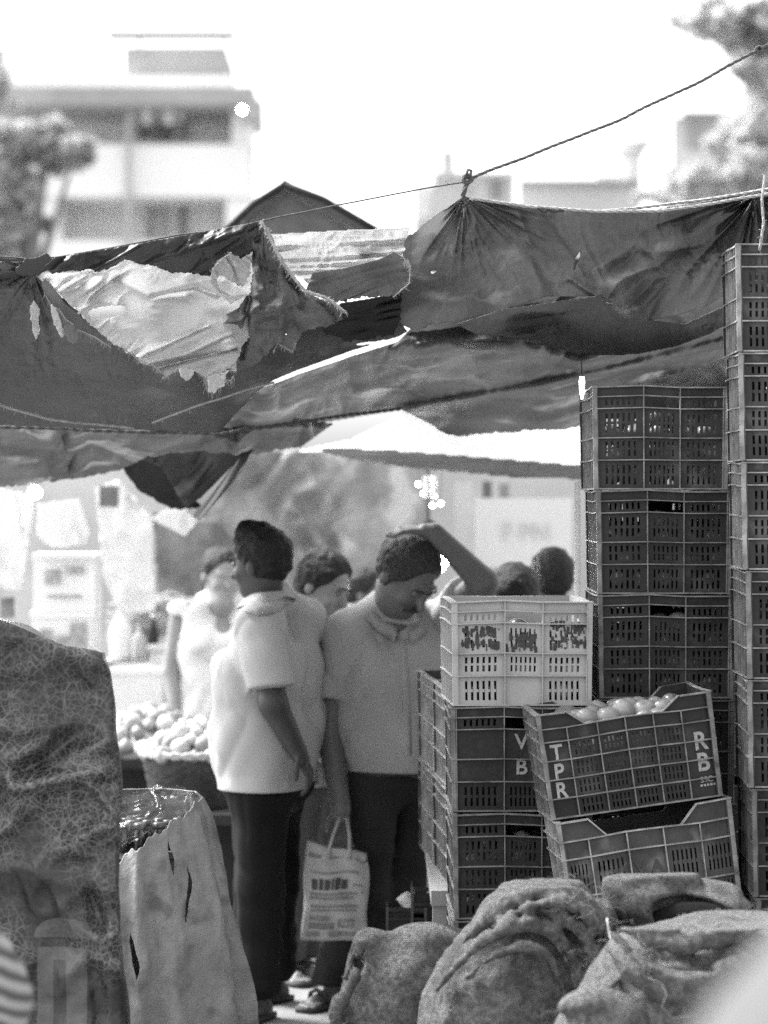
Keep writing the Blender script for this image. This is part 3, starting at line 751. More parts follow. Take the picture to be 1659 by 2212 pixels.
# --- bright awning far back
cloth('white_awning', [(640,975),(760,950),(868,895),(970,890),(1100,900),(1270,890),(1290,1000),(1290,1022),(1100,1010),(960,992),(760,978),(690,978)],
      [(640,975,11.2),(870,900,11.6),(1270,890,11.6),(1290,1020,10.6),(960,992,10.7)], WSHEET, 'white awning glowing under the back of the tarpaulin ceiling', folds=[(4, 60, 500, .02)], seed=20, step=4)
cloth('awning_hem', [(700,966),(880,975),(1060,990),(1290,1008),(1290,1036),(1100,1030),(900,1012),(760,992),(690,975)],
      [(700,970,10.5),(1290,1015,10.4),(1290,1036,10.45),(900,1000,10.5)], mat('hem_grey', .30, .8, .15, 4, .1, 40, trans=.3), 'grey hem strip along the lower edge of the white awning', folds=[(3, 20, 300, .02)], seed=21, step=4)
cloth('back_curtain', [(440,1000),(520,975),(700,975),(930,1000),(920,1060),(925,1230),(860,1400),(640,1420),(470,1420),(430,1200)],
      [(440,1000,14.2),(930,1000,14.2),(920,1400,14.2),(470,1400,14.2),(680,1200,14.1)],
      mat('curtain_grey', .32, .8, .4, 3.4, .3, 30, trans=.35, dirt=(.56, .54, 4.5)), 'mottled grey cloth curtain hanging behind the men', folds=[(66, 50, 240, .10), (-48, 60, 160, .08)], seed=22, step=4)
cloth('dark_curtain', [(330,1105),(400,1120),(480,1130),(520,1200),(500,1300),(340,1300),(335,1200)],
      [(330,1105,14.0),(500,1300,14.0),(340,1300,13.9)], mat('curtain_dark', .24, .85, .5, 4, .3, 30, trans=.2, dirt=(.2, .58, 3)), 'dark grey curtain hung below the black cloth corner', folds=[(80, 40, 200, .05), (50, 50, 100, .03)], seed=23, step=3.5)

# ---------------------------------------------------------------- ropes
ROPE = mat('rope_grey', .10, .9, .3, 60, .5, 200)
STR = mat('string_pale', .34, .8, .3, 60, .4, 200)
def rope(name, pts, r, label, strands=3, m=ROPE, cat='rope', lay=90, fuzz=0, seed=0, parent=None, sag=0):
    pw = [P(*p) for p in pts]; Q = []
    for i in range(len(pw)-1):
        n = max(2, int((pw[i+1]-pw[i]).length/.012))
        for k in range(n): Q.append(pw[i].lerp(pw[i+1], k/n))
    Q.append(pw[-1]); L = 0; mb = MB(); tot = sum((Q[i+1]-Q[i]).length for i in range(len(Q)-1))
    ax = []
    for i, q in enumerate(Q):
        if i: L += (Q[i]-Q[i-1]).length
        ax.append((Vector((q.x+.0015*vnoise(L*9, seed), q.y+.0015*vnoise(L*9, seed+7), q.z+.0018*vnoise(L*11, seed+3)-sag*4*(L/tot)*(1-L/tot))), L))
    if strands == 1: mb.tube([a[0] for a in ax], r, 6)
    else:
        for s_ in range(strands):
            pts_ = []
            for i, (c, l) in enumerate(ax):
                t = (ax[min(i+1, len(ax)-1)][0]-ax[max(i-1, 0)][0]).normalized(); u = t.cross(Vector((0, 1, 0))).normalized(); v = t.cross(u)
                a = l*lay+s_*2*math.pi/strands; pts_.append(c+(u*math.cos(a)+v*math.sin(a))*r*.55)
            mb.tube(pts_, r*.6, 6)
    rr = random.Random(seed)
    for k in range(fuzz):
        c, l = rr.choice(ax); d = Vector((rr.uniform(-1, 1), rr.uniform(-1, 1), rr.uniform(-1, 1)))*.012
        mb.tube([c, c+d*.6, c+d+Vector((0, 0, -.004))], .0007, 4)
    o = mb.build(name, m, parent, True)
    if parent is None: tag(o, label, cat)
    return o
def blob(name, c, r, m, label=None, cat=None, n=26, seed=0, parent=None, turns=7, th=.22):
    "a knot: turns of rope wound round each other"
    rr = random.Random(seed); mb = MB(); pts = []
    for k in range(n*turns):
        a = k/n*2*math.pi; b = a*.37+seed
        q = Vector((math.cos(a)*(.7+.3*math.cos(b)), math.sin(b)*.7, math.sin(a)*(.7+.3*math.sin(b*1.3))))
        pts.append(Vector(c)+q*r)
    mb.tube(pts, r*th, 6)
    o = mb.build(name, m, parent, True)
    if parent is None: tag(o, label, cat)
    return o
rp = rope('rope', [(1700,78,7.45),(1640,108,7.42),(1500,182,7.4),(1350,254,7.38),(1180,322,7.36),(1060,368,7.36),(1016,386,7.36)], .0043, 'thick twisted rope rising to the right from the tarpaulin corner', fuzz=70, seed=4)
blob('knot', P(1640,108,7.42), .012, ROPE, parent=rp, seed=2)
rope('guy_line', [(1016,392,7.36),(900,410,7.33),(720,444,7.28),(562,479,7.22),(340,517,7.22),(120,556,7.25),(60,560,7.25),(-40,552,7.25)], .0022, 'thin line running left from the tarpaulin corner knot', 1, seed=8, fuzz=10)
kn = blob('rope_knot', P(1010,388,7.36), .014, ROPE, 'dark knot where the rope meets the tarpaulin corner', 'knot', seed=3)
rope('loose_end', [(1004,384,7.34),(1010,368,7.33),(1018,370,7.33),(1014,384,7.34)], .0035, '', parent=kn, seed=5)
rope('loose_end', [(1010,395,7.36),(1004,410,7.36),(1000,424,7.37)], .0065, '', parent=kn, seed=6)
rope('hanging_rope', [(1652,380,7.15),(1646,430,7.14),(1650,480,7.14),(1644,520,7.14),(1640,540,7.15)], .0035, 'pale cord hanging down onto the top crate at the right edge', m=STR, seed=9, fuzz=12)
rope('hem_cord', [(1016,430,7.35),(1130,446,7.38),(1290,458,7.385),(1420,456,7.385),(1560,436,7.39),(1690,414,7.4)], .0045, 'pale cord threaded along the top hem of the big tarpaulin', m=STR, cat='cord', seed=10)
rope('hem_cord', [(1300,455,7.55),(1420,445,7.55),(1560,425,7.5),(1690,405,7.45)], .004, 'second pale cord stretched just behind the tarpaulin hem', m=STR, cat='cord', seed=11)
rope('fuzzy_rope', [(564,480,7.12),(580,505,7.13),(596,540,7.13),(612,568,7.13),(634,598,7.14),(660,630,7.15),(700,642,7.18),(722,656,7.2),(742,674,7.22)], .0042, 'fuzzy white cord along the torn edge of the hanging drape', m=STR, cat='cord', seed=12, fuzz=260)
rope('fuzzy_rope', [(90,600,7.28),(140,640,7.3),(190,690,7.35),(236,737,7.38)], .0028, 'pale cord running down the diagonal edge at the left knot', m=STR, cat='cord', seed=13, fuzz=30)
rope('ceiling_pole', [(-60,921,8.42),(120,926,8.45),(300,932,8.5),(470,938,8.6),(640,912,8.8),(868,882,9.2)], .006, 'dark line stretched under the tarpaulin ceiling', 2, cat='rope', seed=14)
rope('pale_line', [(-40,862,7.9),(30,884,7.95),(100,904,8.0),(190,915,8.08),(290,924,8.15)], .0045, 'pale cord drawn for the fold highlight along the bottom seam of the left tarpaulin', 1, STR, cat='seam', seed=21, fuzz=40)  # pale cord laid where a fold of the tarpaulin has its highlight
rope('pale_line', [(330,912,8.05),(450,868,7.92),(520,846,7.88),(592,826,7.85)], .0035, 'pale seam rising to the bright slit in the tarpaulin', 1, STR, cat='seam', seed=22, fuzz=40)
# gathered cloth knot at the left
s = SDF(P(20,620,7.3)-Vector((.02, .06, .02)), P(140,520,7.1)+Vector((.02, .1, .02)), .0035)
a = P(48,576,7.2)
s.ell(P(72,574,7.2), (.034, .03, .026), k=.01); s.ell(P(98,570,7.2), (.026, .024, .022), k=.012); s.ell(P(56,584,7.21), (.03, .026, .02), k=.012); s.cone(P(98,560,7.2), P(125,580,7.22), .018, .008, .01)
s.disp(lambda x, y, z: .006*ridge(x*60+z*25, y*20, z*30, 2))
o = link_mesh('cloth_knot', s.mesh('cloth_knot'), TARP); tag(o, 'bunched knot of cloth tied round the line at the far left', 'knot')
# poles that carry the canopy
POLE = mat('bamboo_grey', .25, .6, .3, 3, .3, 20, stretch=(1, 1, .2)); PALEPOLE = mat('pole_white', .8, .5, .1, 3, 0)
def pole(x, D, ytop, r, m, label, ybot=None):
    p = P(x, ytop, D); zb = 0
    mb = MB().tube([(p.x, p.y, 0), (p.x+.003, p.y, p.z*.5), (p.x, p.y, p.z)], [r*1.1, r*1.05, r], 12)
    return tag(mb.build('pole', m, None, True), label, 'pole')
pole(1247, 8.9, 1040, .010, PALEPOLE, 'thin white pole beside the tall middle crate stack')
pole(-70, 7.35, 560, .03, POLE, 'canopy pole just outside the left edge')
pole(1710, 7.75, 400, .03, POLE, 'canopy pole just outside the right edge')
mb = MB().lathe([(.003, 0), (.006, .02), (.008, .05), (.006, .065)], c=P(1257,862,7.95), n=12)
tag(mb.build('lit_lamp_tube', mat('lamp_white', .9, .4, 0, 3, 0, emit=3), None, True), 'small lit lamp hanging just above the tall middle crate stack', 'lamp')
tag(MB().tube([P(1257,862,7.95)+Vector((0, 0, .065)), P(1256,780,8.3)], .002, 6).build('lamp_cord', BLK), 'cord holding the small lamp over the tall middle crates', 'cord')

# ---------------------------------------------------------------- frayed threads and shreds along the torn edges
FRG = mat('fray_pale', .36, .8, .2, 60, 0, trans=.3)
def fringe(parent_pts, D, n, ln, seed, label, wd=.0005, droop=1., spread=4):
    rr = random.Random(seed); mb = MB(); pts = [P(x, y, D) for x, y in parent_pts]
    seg = [(pts[i+1]-pts[i]).length for i in range(len(pts)-1)]; tot = sum(seg)
    prev = None
    mb.tube([p+Vector((0, .002, 0)) for p in pts], .0012, 4)
    for k in range(n):
        t = (rr.random()*tot if k % 3 else (round(rr.random()*9)/9*tot+rr.gauss(0, .01)) % tot); i = 0
        while i < len(seg)-1 and t > seg[i]: t -= seg[i]; i += 1
        c = pts[i].lerp(pts[i+1], min(t/seg[i], 1)); l = ln*rr.uniform(.1, .75)*(2.2 if rr.random() < .07 else 1)
        d = Vector((rr.uniform(-.7, .7), rr.uniform(-.3, .1), -1*droop+rr.uniform(-.3, .9))).normalized(); q = [c]
        for j in range(4): d = (d+Vector((rr.uniform(-.5, .5), rr.uniform(-.3, .3), -.35*droop))).normalized(); q.append(q[-1]+d*l/4)
        mb.tube(q, [wd, wd, wd*.8, wd*.6, wd*.4], 3)
    return tag(mb.build('frayed_threads', FRG), label, 'threads')
fringe([(235,737),(262,748),(300,778),(330,788),(358,812),(380,802),(418,800),(440,812),(452,836),(476,832),(480,800),(512,800)], 7.24, 260, .022, 1, 'frayed threads along the ragged lower edge of the pale torn cloth')
fringe([(440,812),(446,838),(455,850),(470,838),(480,820),(498,822),(505,812)], 7.22, 70, .035, 2, 'tangle of threads at the lowest tip of the pale torn cloth')
fringe([(95,632),(112,662),(128,668),(142,690),(158,700),(154,734),(165,735),(168,712),(205,728),(232,745),(240,752)], 7.24, 150, .020, 3, 'frayed threads under the diagonal tear below the knotted corner')
fringe([(455,610),(460,580),(478,560),(500,545)], 7.12, 60, .016, 4, 'frayed rim of the curled pale scrap', droop=.4)
fringe([(466,600),(472,625),(500,640),(540,636)], 7.12, 60, .016, 5, 'frayed lower rim of the curled pale scrap', droop=.6)
fringe([(872,556),(886,580),(884,612),(865,628),(850,642)], 7.34, 90, .016, 6, 'frayed right end of the grey cloth flap', droop=.3)
fringe([(640,740),(632,760),(600,742),(590,760)], 7.30, 30, .018, 7, 'threads at the lower right tip of the torn drape')
fringe([(868,884),(930,915),(965,938),(1000,941)], 9.3, 40, .03, 8, 'threads on the back edge of the tarpaulin ceiling')
for k, (poly, D_, sd) in enumerate((([(74,650),(84,664),(86,690),(82,720),(78,737),(72,716),(68,690),(66,668)], 7.25, 51), ([(138,700),(165,704),(166,736),(158,741),(146,738),(140,724)], 7.22, 52), ([(112,660),(122,672),(132,700),(140,722),(134,728),(122,704),(112,684)], 7.22, 53), ([(448,812),(492,802),(486,834),(470,838),(462,850),(452,846)], 7.20, 54), ([(388,796),(420,800),(412,818),(402,826),(392,812)], 7.20, 55))):
    cloth('cloth_shred', poly, [(poly[0][0], poly[0][1], D_), (poly[4][0], poly[4][1], D_-.01), (poly[2][0]+3, poly[2][1], D_+.01)], RAGL if k != 1 else RAGM, ['small shred hanging alone at the left of the diagonal tear', 'square shred hanging from the diagonal tear', 'narrow shred between the lone shred and the square one', 'shred at the lowest tip of the pale torn cloth', 'pointed shred on the lower edge of the pale torn cloth'][k], 'cloth shred', folds=[(80, 9, 50, .006)], frayed=list(range(len(poly))), fr=3, seed=sd, step=1.4)
# ================================================================ people
def skinm(n, c): return mat(n, c, .5, .12, 14, .08, 60, spec=.35)
SKD, SKM, SKL = skinm('skin_dark', .045), skinm('skin_mid', .12), skinm('skin_light', .19)
HAIR = mat('hair_black', .012, .6, .4, 60, .8, 180, spec=.3)
HAIRG = mat('hair_greying', .035, .6, .6, 90, .8, 180, spec=.3)
SHW = mat('shirt_white', .36, .8, .05, 4, .04, 90, spec=.2)
SHG = mat('shirt_pale_grey', .31, .8, .06, 4, .04, 90, spec=.2)
TRD = mat('trousers_black', .010, .85, .3, 5, .15, 150, spec=.15)
TRM = mat('trousers_charcoal', .024, .85, .3, 5, .15, 150, spec=.15)
LUN = mat('cloth_grey_wrap', .09, .85, .3, 5, .15, 100, spec=.15)
SOLE = mat('sandal_dark', .04, .7, .3, 20, .2, 60)

def V3(p): return np.array(p, float)
def unit(v): v = np.array(v, float); return v/np.linalg.norm(v)

def hand_prims(s, wrist, d, n, size=1., curl=.9, side=1, k=.006):
    """palm, four unequal fingers bent at the knuckles, and a thumb leaving the side of the palm"""
    d = unit(d); n = unit(np.array(n)-d*np.dot(n, d)); l = np.cross(d, n)*side
    w = V3(wrist)
    s.cone(w, w+d*.035*size, .024*size, .027*size, k*2)
    for q in (-.026, -.009, .009, .026): s.cone(w+d*.03*size+l*q*.7*size, w+d*.088*size+l*q*size, .013*size, .0105*size, k)
    for i, (q, ln) in enumerate(((-.028, .062), (-.0095, .074), (.0095, .080), (.028, .070))):
        b = w+d*.088*size+l*q*size; dr = d; r = .0092*size
        for j, fr in enumerate((.45, .32, .25)):
            a = curl*(.55+.15*j); dr = unit(dr*math.cos(a)+n*math.sin(a)); e = b+dr*ln*fr*size
            s.cone(b, e, r, r*.93, .0025); b = e; r *= .93
            n = unit(n*math.cos(a)-d*math.sin(a)) if False else n
    t = w+d*.022*size+l*.026*size; e = t+unit(d*.6+l*.75+n*.35)*.042*size; s.cone(t, e, .0135*size, .011*size, k)
    s.cone(e, e+unit(d*.9+l*.1+n*.5)*.032*size, .011*size, .009*size, .003)

def person(label, J, fb, fh, uh, skin, shirt, trousers, hair=HAIR, hs=1., vox=.007, sleeves=.72, tuck=False, hem=None, hands=None, moustache=False,
           group=None, hairlen=.012, shoes=True, vest=False, belly=0., armr=1., short_pants=None, hair_top=0.):
    "J: joints in world metres"
    J = {k: V3(v) for k, v in J.items()}
    up = V3((0, 0, 1)); fb = unit(fb); sb = np.cross(fb, up)        # sb: the person's right
    fh = unit(fh); uh = unit(V3(uh)-fh*np.dot(uh, fh)); sh = np.cross(fh, uh)
    Mh = [[sh[i], fh[i], uh[i]] for i in range(3)]
    feet = (J['ankR']+J['ankL'])/2
    t = empty('person', (feet[0], feet[1], 0), label, 'person', group)
    pts = np.array([v for v in J.values()]); lo = pts.min(0)-.17; hi = pts.max(0)+.17; lo[2] = -.01
    def limb(s, g, a, b, ra, rb, k=.02): s.cone(J[a], J[b], ra, rb, k, g=g)
    hw = J.get('hw', None)
    def torso(s, g, fl=0., zc=0.):
        pc = (J['hipR']+J['hipL'])/2; nc = J['neck']; ch = pc*.38+nc*.62; wa = pc*.72+nc*.28; wr_ = .100 if tuck or g < 0 or vest else .124
        sr, sl_ = J['shR'], J['shL']; dx = unit(sr-sl_)
        w_ = np.linalg.norm(sr-sl_)/2
        for q in (-1, 1):
            s.cone(ch+dx*q*w_*.52, wa+dx*q*w_*.40+fb*belly*.3, .105 if wr_ < .11 else .115, wr_+belly*.25+fl*.3, .05, g=g)
            s.cone(wa+dx*q*w_*.40+fb*belly*.3, pc+dx*q*w_*.42+V3((0, 0, -.02)), wr_+belly*.25, .105+fl, .05, g=g)
            s.cone(ch+dx*q*w_*.52, (sr if q > 0 else sl_)*.8+ch*.2, .1, .062, .05, g=g)
        s.ell(ch+fb*.0, (.12+g, .115+g, .13+g), k=.05)
        if belly: s.ell(wa+fb*(.05+belly)-V3((0, 0, .02)), (.13+g, .13+g, .14+g), k=.06)
        s.cone(nc+V3((0, 0, .01)), sr+V3((0, 0, .01)), .05, .05, .035, g=g); s.cone(nc+V3((0, 0, .01)), sl_+V3((0, 0, .01)), .05, .05, .035, g=g)
    # ---- one continuous body
    s = SDF(lo, hi, vox)
    H_ = J['head']
    h = lambda a, b, c: H_+(sh*a+fh*b+uh*c)*hs
    s.ell(h(0, -.012, .022), V3((.074, .095, .088))*hs, Mh, .02)
    s.ell(h(0, .028, -.035), V3((.060, .066, .085))*hs, Mh, .025)
    s.ell(h(0, .050, -.092), V3((.036, .034, .028))*hs, Mh, .025)
    s.cone(h(0, .088, .000), h(0, .112, -.036), .009*hs, .014*hs, .008)
    for q in (-1, 1):
        s.ell(h(q*.077, -.012, -.020), V3((.010, .020, .031))*hs, Mh, .006)
        s.ell(h(q*.031, .094, .002), V3((.016, .011, .010))*hs, Mh, .008, sub=True)
        s.cone(h(q*.014, .090, .020), h(q*.046, .078, .022), .008*hs, .007*hs, .012)
        s.ell(h(q*.038, .066, -.035), V3((.020, .018, .018))*hs, Mh, .02)
    s.ell(h(0, .090, -.064), V3((.024, .012, .007))*hs, Mh, .006); s.ell(h(0, .087, -.077), V3((.020, .012, .007))*hs, Mh, .006)
    s.cone(h(0, -.020, -.075), J['neck'], .053*hs, .062*hs, .03)
    s.cone(h(0, .0, -.07), J['neck']+fb*.03, .045*hs, .055*hs, .03)
    torso(s, -.014)
    for q in 'RL':
        limb(s, 0, 'sh'+q, 'el'+q, .050*armr, .040*armr); limb(s, 0, 'el'+q, 'wr'+q, .042*armr, .028*armr)
        limb(s, -.006, 'hip'+q, 'kn'+q, .082, .055, .04); limb(s, -.003, 'kn'+q, 'ank'+q, .054, .036)
        ft = J['ank'+q].copy(); ft[2] = .035; td = unit(J['toe'+q]-ft); td[2] = 0
        s.cone(J['ank'+q], ft, .036, .034, .02); s.cone(ft-td*.03, ft+td*.13+V3((0, 0, -.008)), .033, .024, .02)
        for k in range(5):
            ss = np.cross(td, up); s.cone(ft+td*.13+ss*(k-2)*.016+V3((0, 0, -.012)), ft+td*(.185-.008*abs(k-1))+ss*(k-2)*.017+V3((0, 0, -.016)), .010, .0085, .004)
        hd = (hands or {}).get(q)
        if hd is None: hd = (J['wr'+q]-J['el'+q], fb, .5)
        hand_prims(s, J['wr'+q], hd[0], hd[1], 1., hd[2], 1 if q == 'R' else -1)
    link_mesh('body', s.mesh('body'), skin, t, True)
    # ---- hair
    g = hairlen
    s = SDF(H_-.19, H_+.19, vox*.75)
    s.ell(h(0, -.016, .028), V3((.076+g, .096+g, .088+g))*hs, Mh, .02)
    s.ell(h(0, -.045, -.018), V3((.062+g*.8, .055+g*.8, .062))*hs, Mh, .02)
    if hair_top: s.ell(h(0, .03, .10), V3((.055, .06, .02+hair_top))*hs, Mh, .03)
    s.disp(lambda x, y, z: .003*fbm(x*70, y*70, z*70, 2)+.005*ridge(x*32, y*32, z*32, 1))
    a = h(0, .072, .055); s.cut(h(0, .056, .045), fh*.95-uh*.30)
    a = h(0, -.01, -.06)
    sub = SDF(H_-.19, H_+.19, vox*.75); sub.ell(h(0, .075, -.06), V3((.13, .085, .10))*hs, Mh, .01); s.f = np.maximum(s.f, -sub.f)
    link_mesh('hair', s.mesh('hair'), hair, t, True)
    if vox < .009:
        mb = MB()
        for q in (-1, 1): mb.tube([h(q*.012, .101, .020), h(q*.030, .101, .026), h(q*.047, .085, .021)], [.003, .0042, .002], 6)
        mb.build('eyebrows', hair, t, True, True)
        for q in (-1, 1): MB().sphere(h(q*.031, .083, .002), .0115*hs, 10, 8).build('eye', mat_eye, t, True, True)
    if moustache:
        mb = MB()
        for q in (-1, 1): mb.tube([h(0, .106, -.054), h(q*.020, .101, -.058), h(q*.036, .086, -.070)], [.0075, .0085, .004], 8)
        mb.build('moustache', hair, t, True, True)
    # ---- shirt
    if shirt is not None:
        pc = (J['hipR']+J['hipL'])/2
        s = SDF(lo, hi, vox)
        torso(s, .012 if vest else .026, .0 if tuck else .02)
        if not tuck and hem is not None:
            for q in (-1, 1): s.cone(pc+unit(J['shR']-J['shL'])*q*.075, V3((pc[0], pc[1], hem-.03))+unit(J['shR']-J['shL'])*q*.080, .120, .128, .05)
        s.ell(J['neck']+V3((0, 0, .018)), (.078, .078, .034), k=.02)
        for q in 'RL':
            if vest: continue
            s2 = SDF(lo, hi, vox); a, b = J['sh'+q], J['el'+q]; e = a+(b-a)*sleeves
            s2.cone(a, b, .072, .086, .02); s2.cut(e, (b-a)); f1, f2 = s.f, s2.f; k = .02
            hh = np.clip(.5+.5*(f2-f1)/k, 0, 1); s.f = f2+(f1-f2)*hh-k*hh*(1-hh)
        if vest:
            for q in 'RL': s.cone(J['sh'+q]+V3((0, 0, .05)), J['sh'+q]-V3((0, 0, .05)), .075, .075, .02, sub=True)
        rr = random.Random(label)
        o1 = rr.uniform(0, 50)
        s.disp(lambda x, y, z: .013*ridge(x*6.5+z*4+o1, y*5-z*2.5, z*2.5+x*3, 1)+.009*ridge(x*10-z*5+o1, y*9+z*3, z*3.2, 1)+.008*ridge(x*17+z*9+o1, y*15-z*8, z*3, 1)*np.clip(.5+1.5*vnoise(x*4+o1, y*4, z*4), 0, 1)-.008)
        z0 = hem if hem is not None else pc[2]+.05
        s.cut((0, 0, z0), (0, 0, -1))
        s.cone(J['neck']+V3((0, 0, .02))+fb*.02, J['neck']+V3((0, 0, .12))+fb*.05, .050, .075, .006, sub=True)
        if vest:
            s.ell(J['neck']+fb*.10-V3((0, 0, .05)), (.055, .08, .085), k=.01, sub=True)
        o = link_mesh('shirt' if not vest else 'vest', s.mesh('shirt'), shirt, t, True)
        if not vest:      # turned-down collar: two leaves
            nk = J['neck']+V3((0, 0, .042)); mb = MB()
            for q in (-1, 1):
                pts = []
                for k in range(9):
                    a = math.pi*k/8; d = (-fb*math.cos(a)+sb*q*math.sin(a))
                    pts.append((d, a))
                v = []; 
                for d, a in pts:
                    drop = .035+.022*(a/math.pi)
                    v += [nk+d*.070+V3((0, 0, .018-.035*(a/math.pi))), nk+d*(.096+.012*(a/math.pi))+V3((0, 0, .018-.035*(a/math.pi)-drop))]
                v2 = [p+V3((0, 0, -.003))-unit(p-nk)*.003 for p in v]; n = len(v); f = []
                for k in range(0, n-2, 2): f += [(k, k+1, k+3, k+2), (n+k, n+k+2, n+k+3, n+k+1)]
                mb.add([Vector(p) for p in v+v2], f)
            mb.build('collar', shirt, t, True, True)
    # ---- trousers
    pc = (J['hipR']+J['hipL'])/2
    s = SDF(lo, hi, vox)
    top = pc[2]+(.07 if tuck else .04)
    for q in 'RL':
        s.cone(pc+V3((0, 0, .06)), J['hip'+q], .118, .112, .06, g=.004+belly*.2); s.cone(J['hip'+q], J['kn'+q], .103, .083, .03)
        an = J['ank'+q].copy(); s.cone(J['kn'+q], an-V3((0, 0, .0)), .083, .082, .03)
    s.ell(pc+V3((0, 0, .04)), (.15+belly*.3, .12+belly*.5, .10), k=.05)
    s.disp(lambda x, y, z: .008*ridge(x*9+3, y*9, z*2.2, 2)+.006*ridge(x*9+z*14, y*9-z*12, z*8, 1)*np.clip((.75-z)*3, .2, 1))
    s.cut((0, 0, top), (0, 0, 1)); s.cut((0, 0, short_pants or .075), (0, 0, -1))
    link_mesh('trousers' if not short_pants else 'wrap_cloth', s.mesh('trousers'), trousers, t, True)
    if tuck:
        s = SDF(pc-V3((.3, .3, .05)), pc+V3((.3, .3, .16)), .006)
        for q in (-1, 1): s.cone(pc+V3((0, 0, .055))+sb*q*.06, pc+V3((0, 0, .056))+sb*q*.065, .125+belly*.2, .125+belly*.2, .05)
        s.ell(pc+V3((0, 0, .05))+fb*belly*.6, (.145+belly*.3, .125+belly*.5, .12), k=.05)
        s.cut((0, 0, pc[2]+.072), (0, 0, 1)); s.cut((0, 0, pc[2]+.038), (0, 0, -1))
        link_mesh('belt', s.mesh('belt'), SOLE, t, True)
    if shoes:
        for q in 'RL':
            ft = J['ank'+q].copy(); ft[2] = .02; td = unit(J['toe'+q]-ft); td[2] = 0; td = unit(td); ss = np.cross(td, up)
            mb = MB(); out = []
            prof = ((-.07, .030), (-.03, .036), (.05, .040), (.12, .048), (.17, .044), (.20, .025))
            v = []
            for z in (-.018, .0):
                for a, b in prof: v += [ft+td*a+ss*b+V3((0, 0, z)), ft+td*a-ss*b+V3((0, 0, z))]
            n = 12; f = []
            for k in range(0, 10, 2): f += [(k, k+1, k+3, k+2), (n+k, n+k+2, n+k+3, n+k+1), (k, k+2, n+k+2, n+k), (k+1, n+k+1, n+k+3, k+3)]
            f += [(0, n, n+1, 1), (10, 11, n+11, n+10)]
            mb.add([Vector(p) for p in v], f)
            mb.tube([ft+td*.09+ss*.045, ft+td*.10+ss*.03+V3((0, 0, .035)), ft+td*.11+V3((0, 0, .048)), ft+td*.10-ss*.03+V3((0, 0, .035)), ft+td*.09-ss*.045], .008, 6)
            mb.build('sandal', SOLE, t, True, True)
    return t
mat_eye = mat('eye_dark', .10, .25, .2, 40, 0, spec=.5)

def JP(**k):
    out = {}
    for n, (x, y, D) in k.items(): out[n] = P(x, y, D)
    return out
# the man scratching his head
J = JP(head=(882,1240,9.38), neck=(845,1328,9.52), shR=(738,1372,9.46), shL=(938,1352,9.60), elR=(712,1582,9.46), wrR=(737,1748,9.34), elL=(1045,1258,9.36), wrL=(938,1150,9.30),
       hipR=(805,1690,9.50), hipL=(905,1690,9.60), knR=(790,1925,9.42), knL=(868,1930,9.52), ankR=(722,2125,9.50), ankL=(820,2150,9.42), toeR=(680,2165,9.40), toeL=(800,2190,9.25))
person('man in a pale half-sleeved shirt scratching his bowed head and carrying the bag', J, (.55, -.83, 0), (.50, -.50, -.72), (.45, -.45, .76), SKM, SHG, TRM, hair=HAIRG, vox=.0065, sleeves=.66, tuck=True,
       hands={'R': ((.0, -.1, -1), (.3, -.9, 0), 1.0), 'L': ((-.95, -.15, .12), (-.1, .25, -1), .45)}, moustache=True, belly=.06, hairlen=.016, hs=1.12, armr=1.2)
def on_cloth(person_, kid, name, strips, m, off=.004):
    "sewn pieces laid on the cloth: each strip is a list of left/right edge points in view units"
    from mathutils.bvhtree import BVHTree
    so_ = [c for c in person_.children if c.name.startswith(kid)][0]; me = so_.data
    bv = BVHTree.FromPolygons([v.co.copy() for v in me.vertices], [tuple(p_.vertices) for p_ in me.polygons])
    def hit(x, y, o_):
        d = (P(x, y, 1)-Vector((0, 0, CAMZ))).normalized(); h, n_, i_, ds = bv.ray_cast(Vector((0, 0, CAMZ)), d, 30)
        return None if h is None else h-d*o_
    for st in strips:
        mb = MB(); v = []
        for (x0, y0, x1, y1) in st:
            a, b = hit(x0, y0, off*.4), hit(x1, y1, off)
            if a is None or b is None: continue
            v += [a, b]
        n = len(v); v2 = [q+Vector((0, .003, 0)) for q in v]
        f = []
        for k in range(0, n-2, 2): f += [(k, k+1, k+3, k+2), (n+k, n+k+2, n+k+3, n+k+1), (k+1, n+k+1, n+k+3, k+3), (k, k+2, n+k+2, n+k)]
        if f: mb.add(v+v2, f); mb.build(name, m, person_, True, True)
def dense(st, n=8):
    out = []
    for i in range(len(st)-1):
        for k in range(n): out.append(tuple(a+(b-a)*k/n for a, b in zip(st[i], st[i+1])))
    return out+[st[-1]]
man = [o_ for o_ in bpy.data.objects if o_.name.startswith('person')][0]
on_cloth(man, 'shirt', 'collar_leaf', [dense([(806,1318,792,1336),(828,1340,815,1364),(858,1358,852,1388)]), dense([(905,1348,922,1366),(884,1362,888,1392)])], SHG, .012)
on_cloth(man, 'shirt', 'placket', [dense([(861,1380,876,1382),(868,1480,884,1480),(872,1600,888,1600),(872,1632,888,1632)], 12)], SHG, .004)
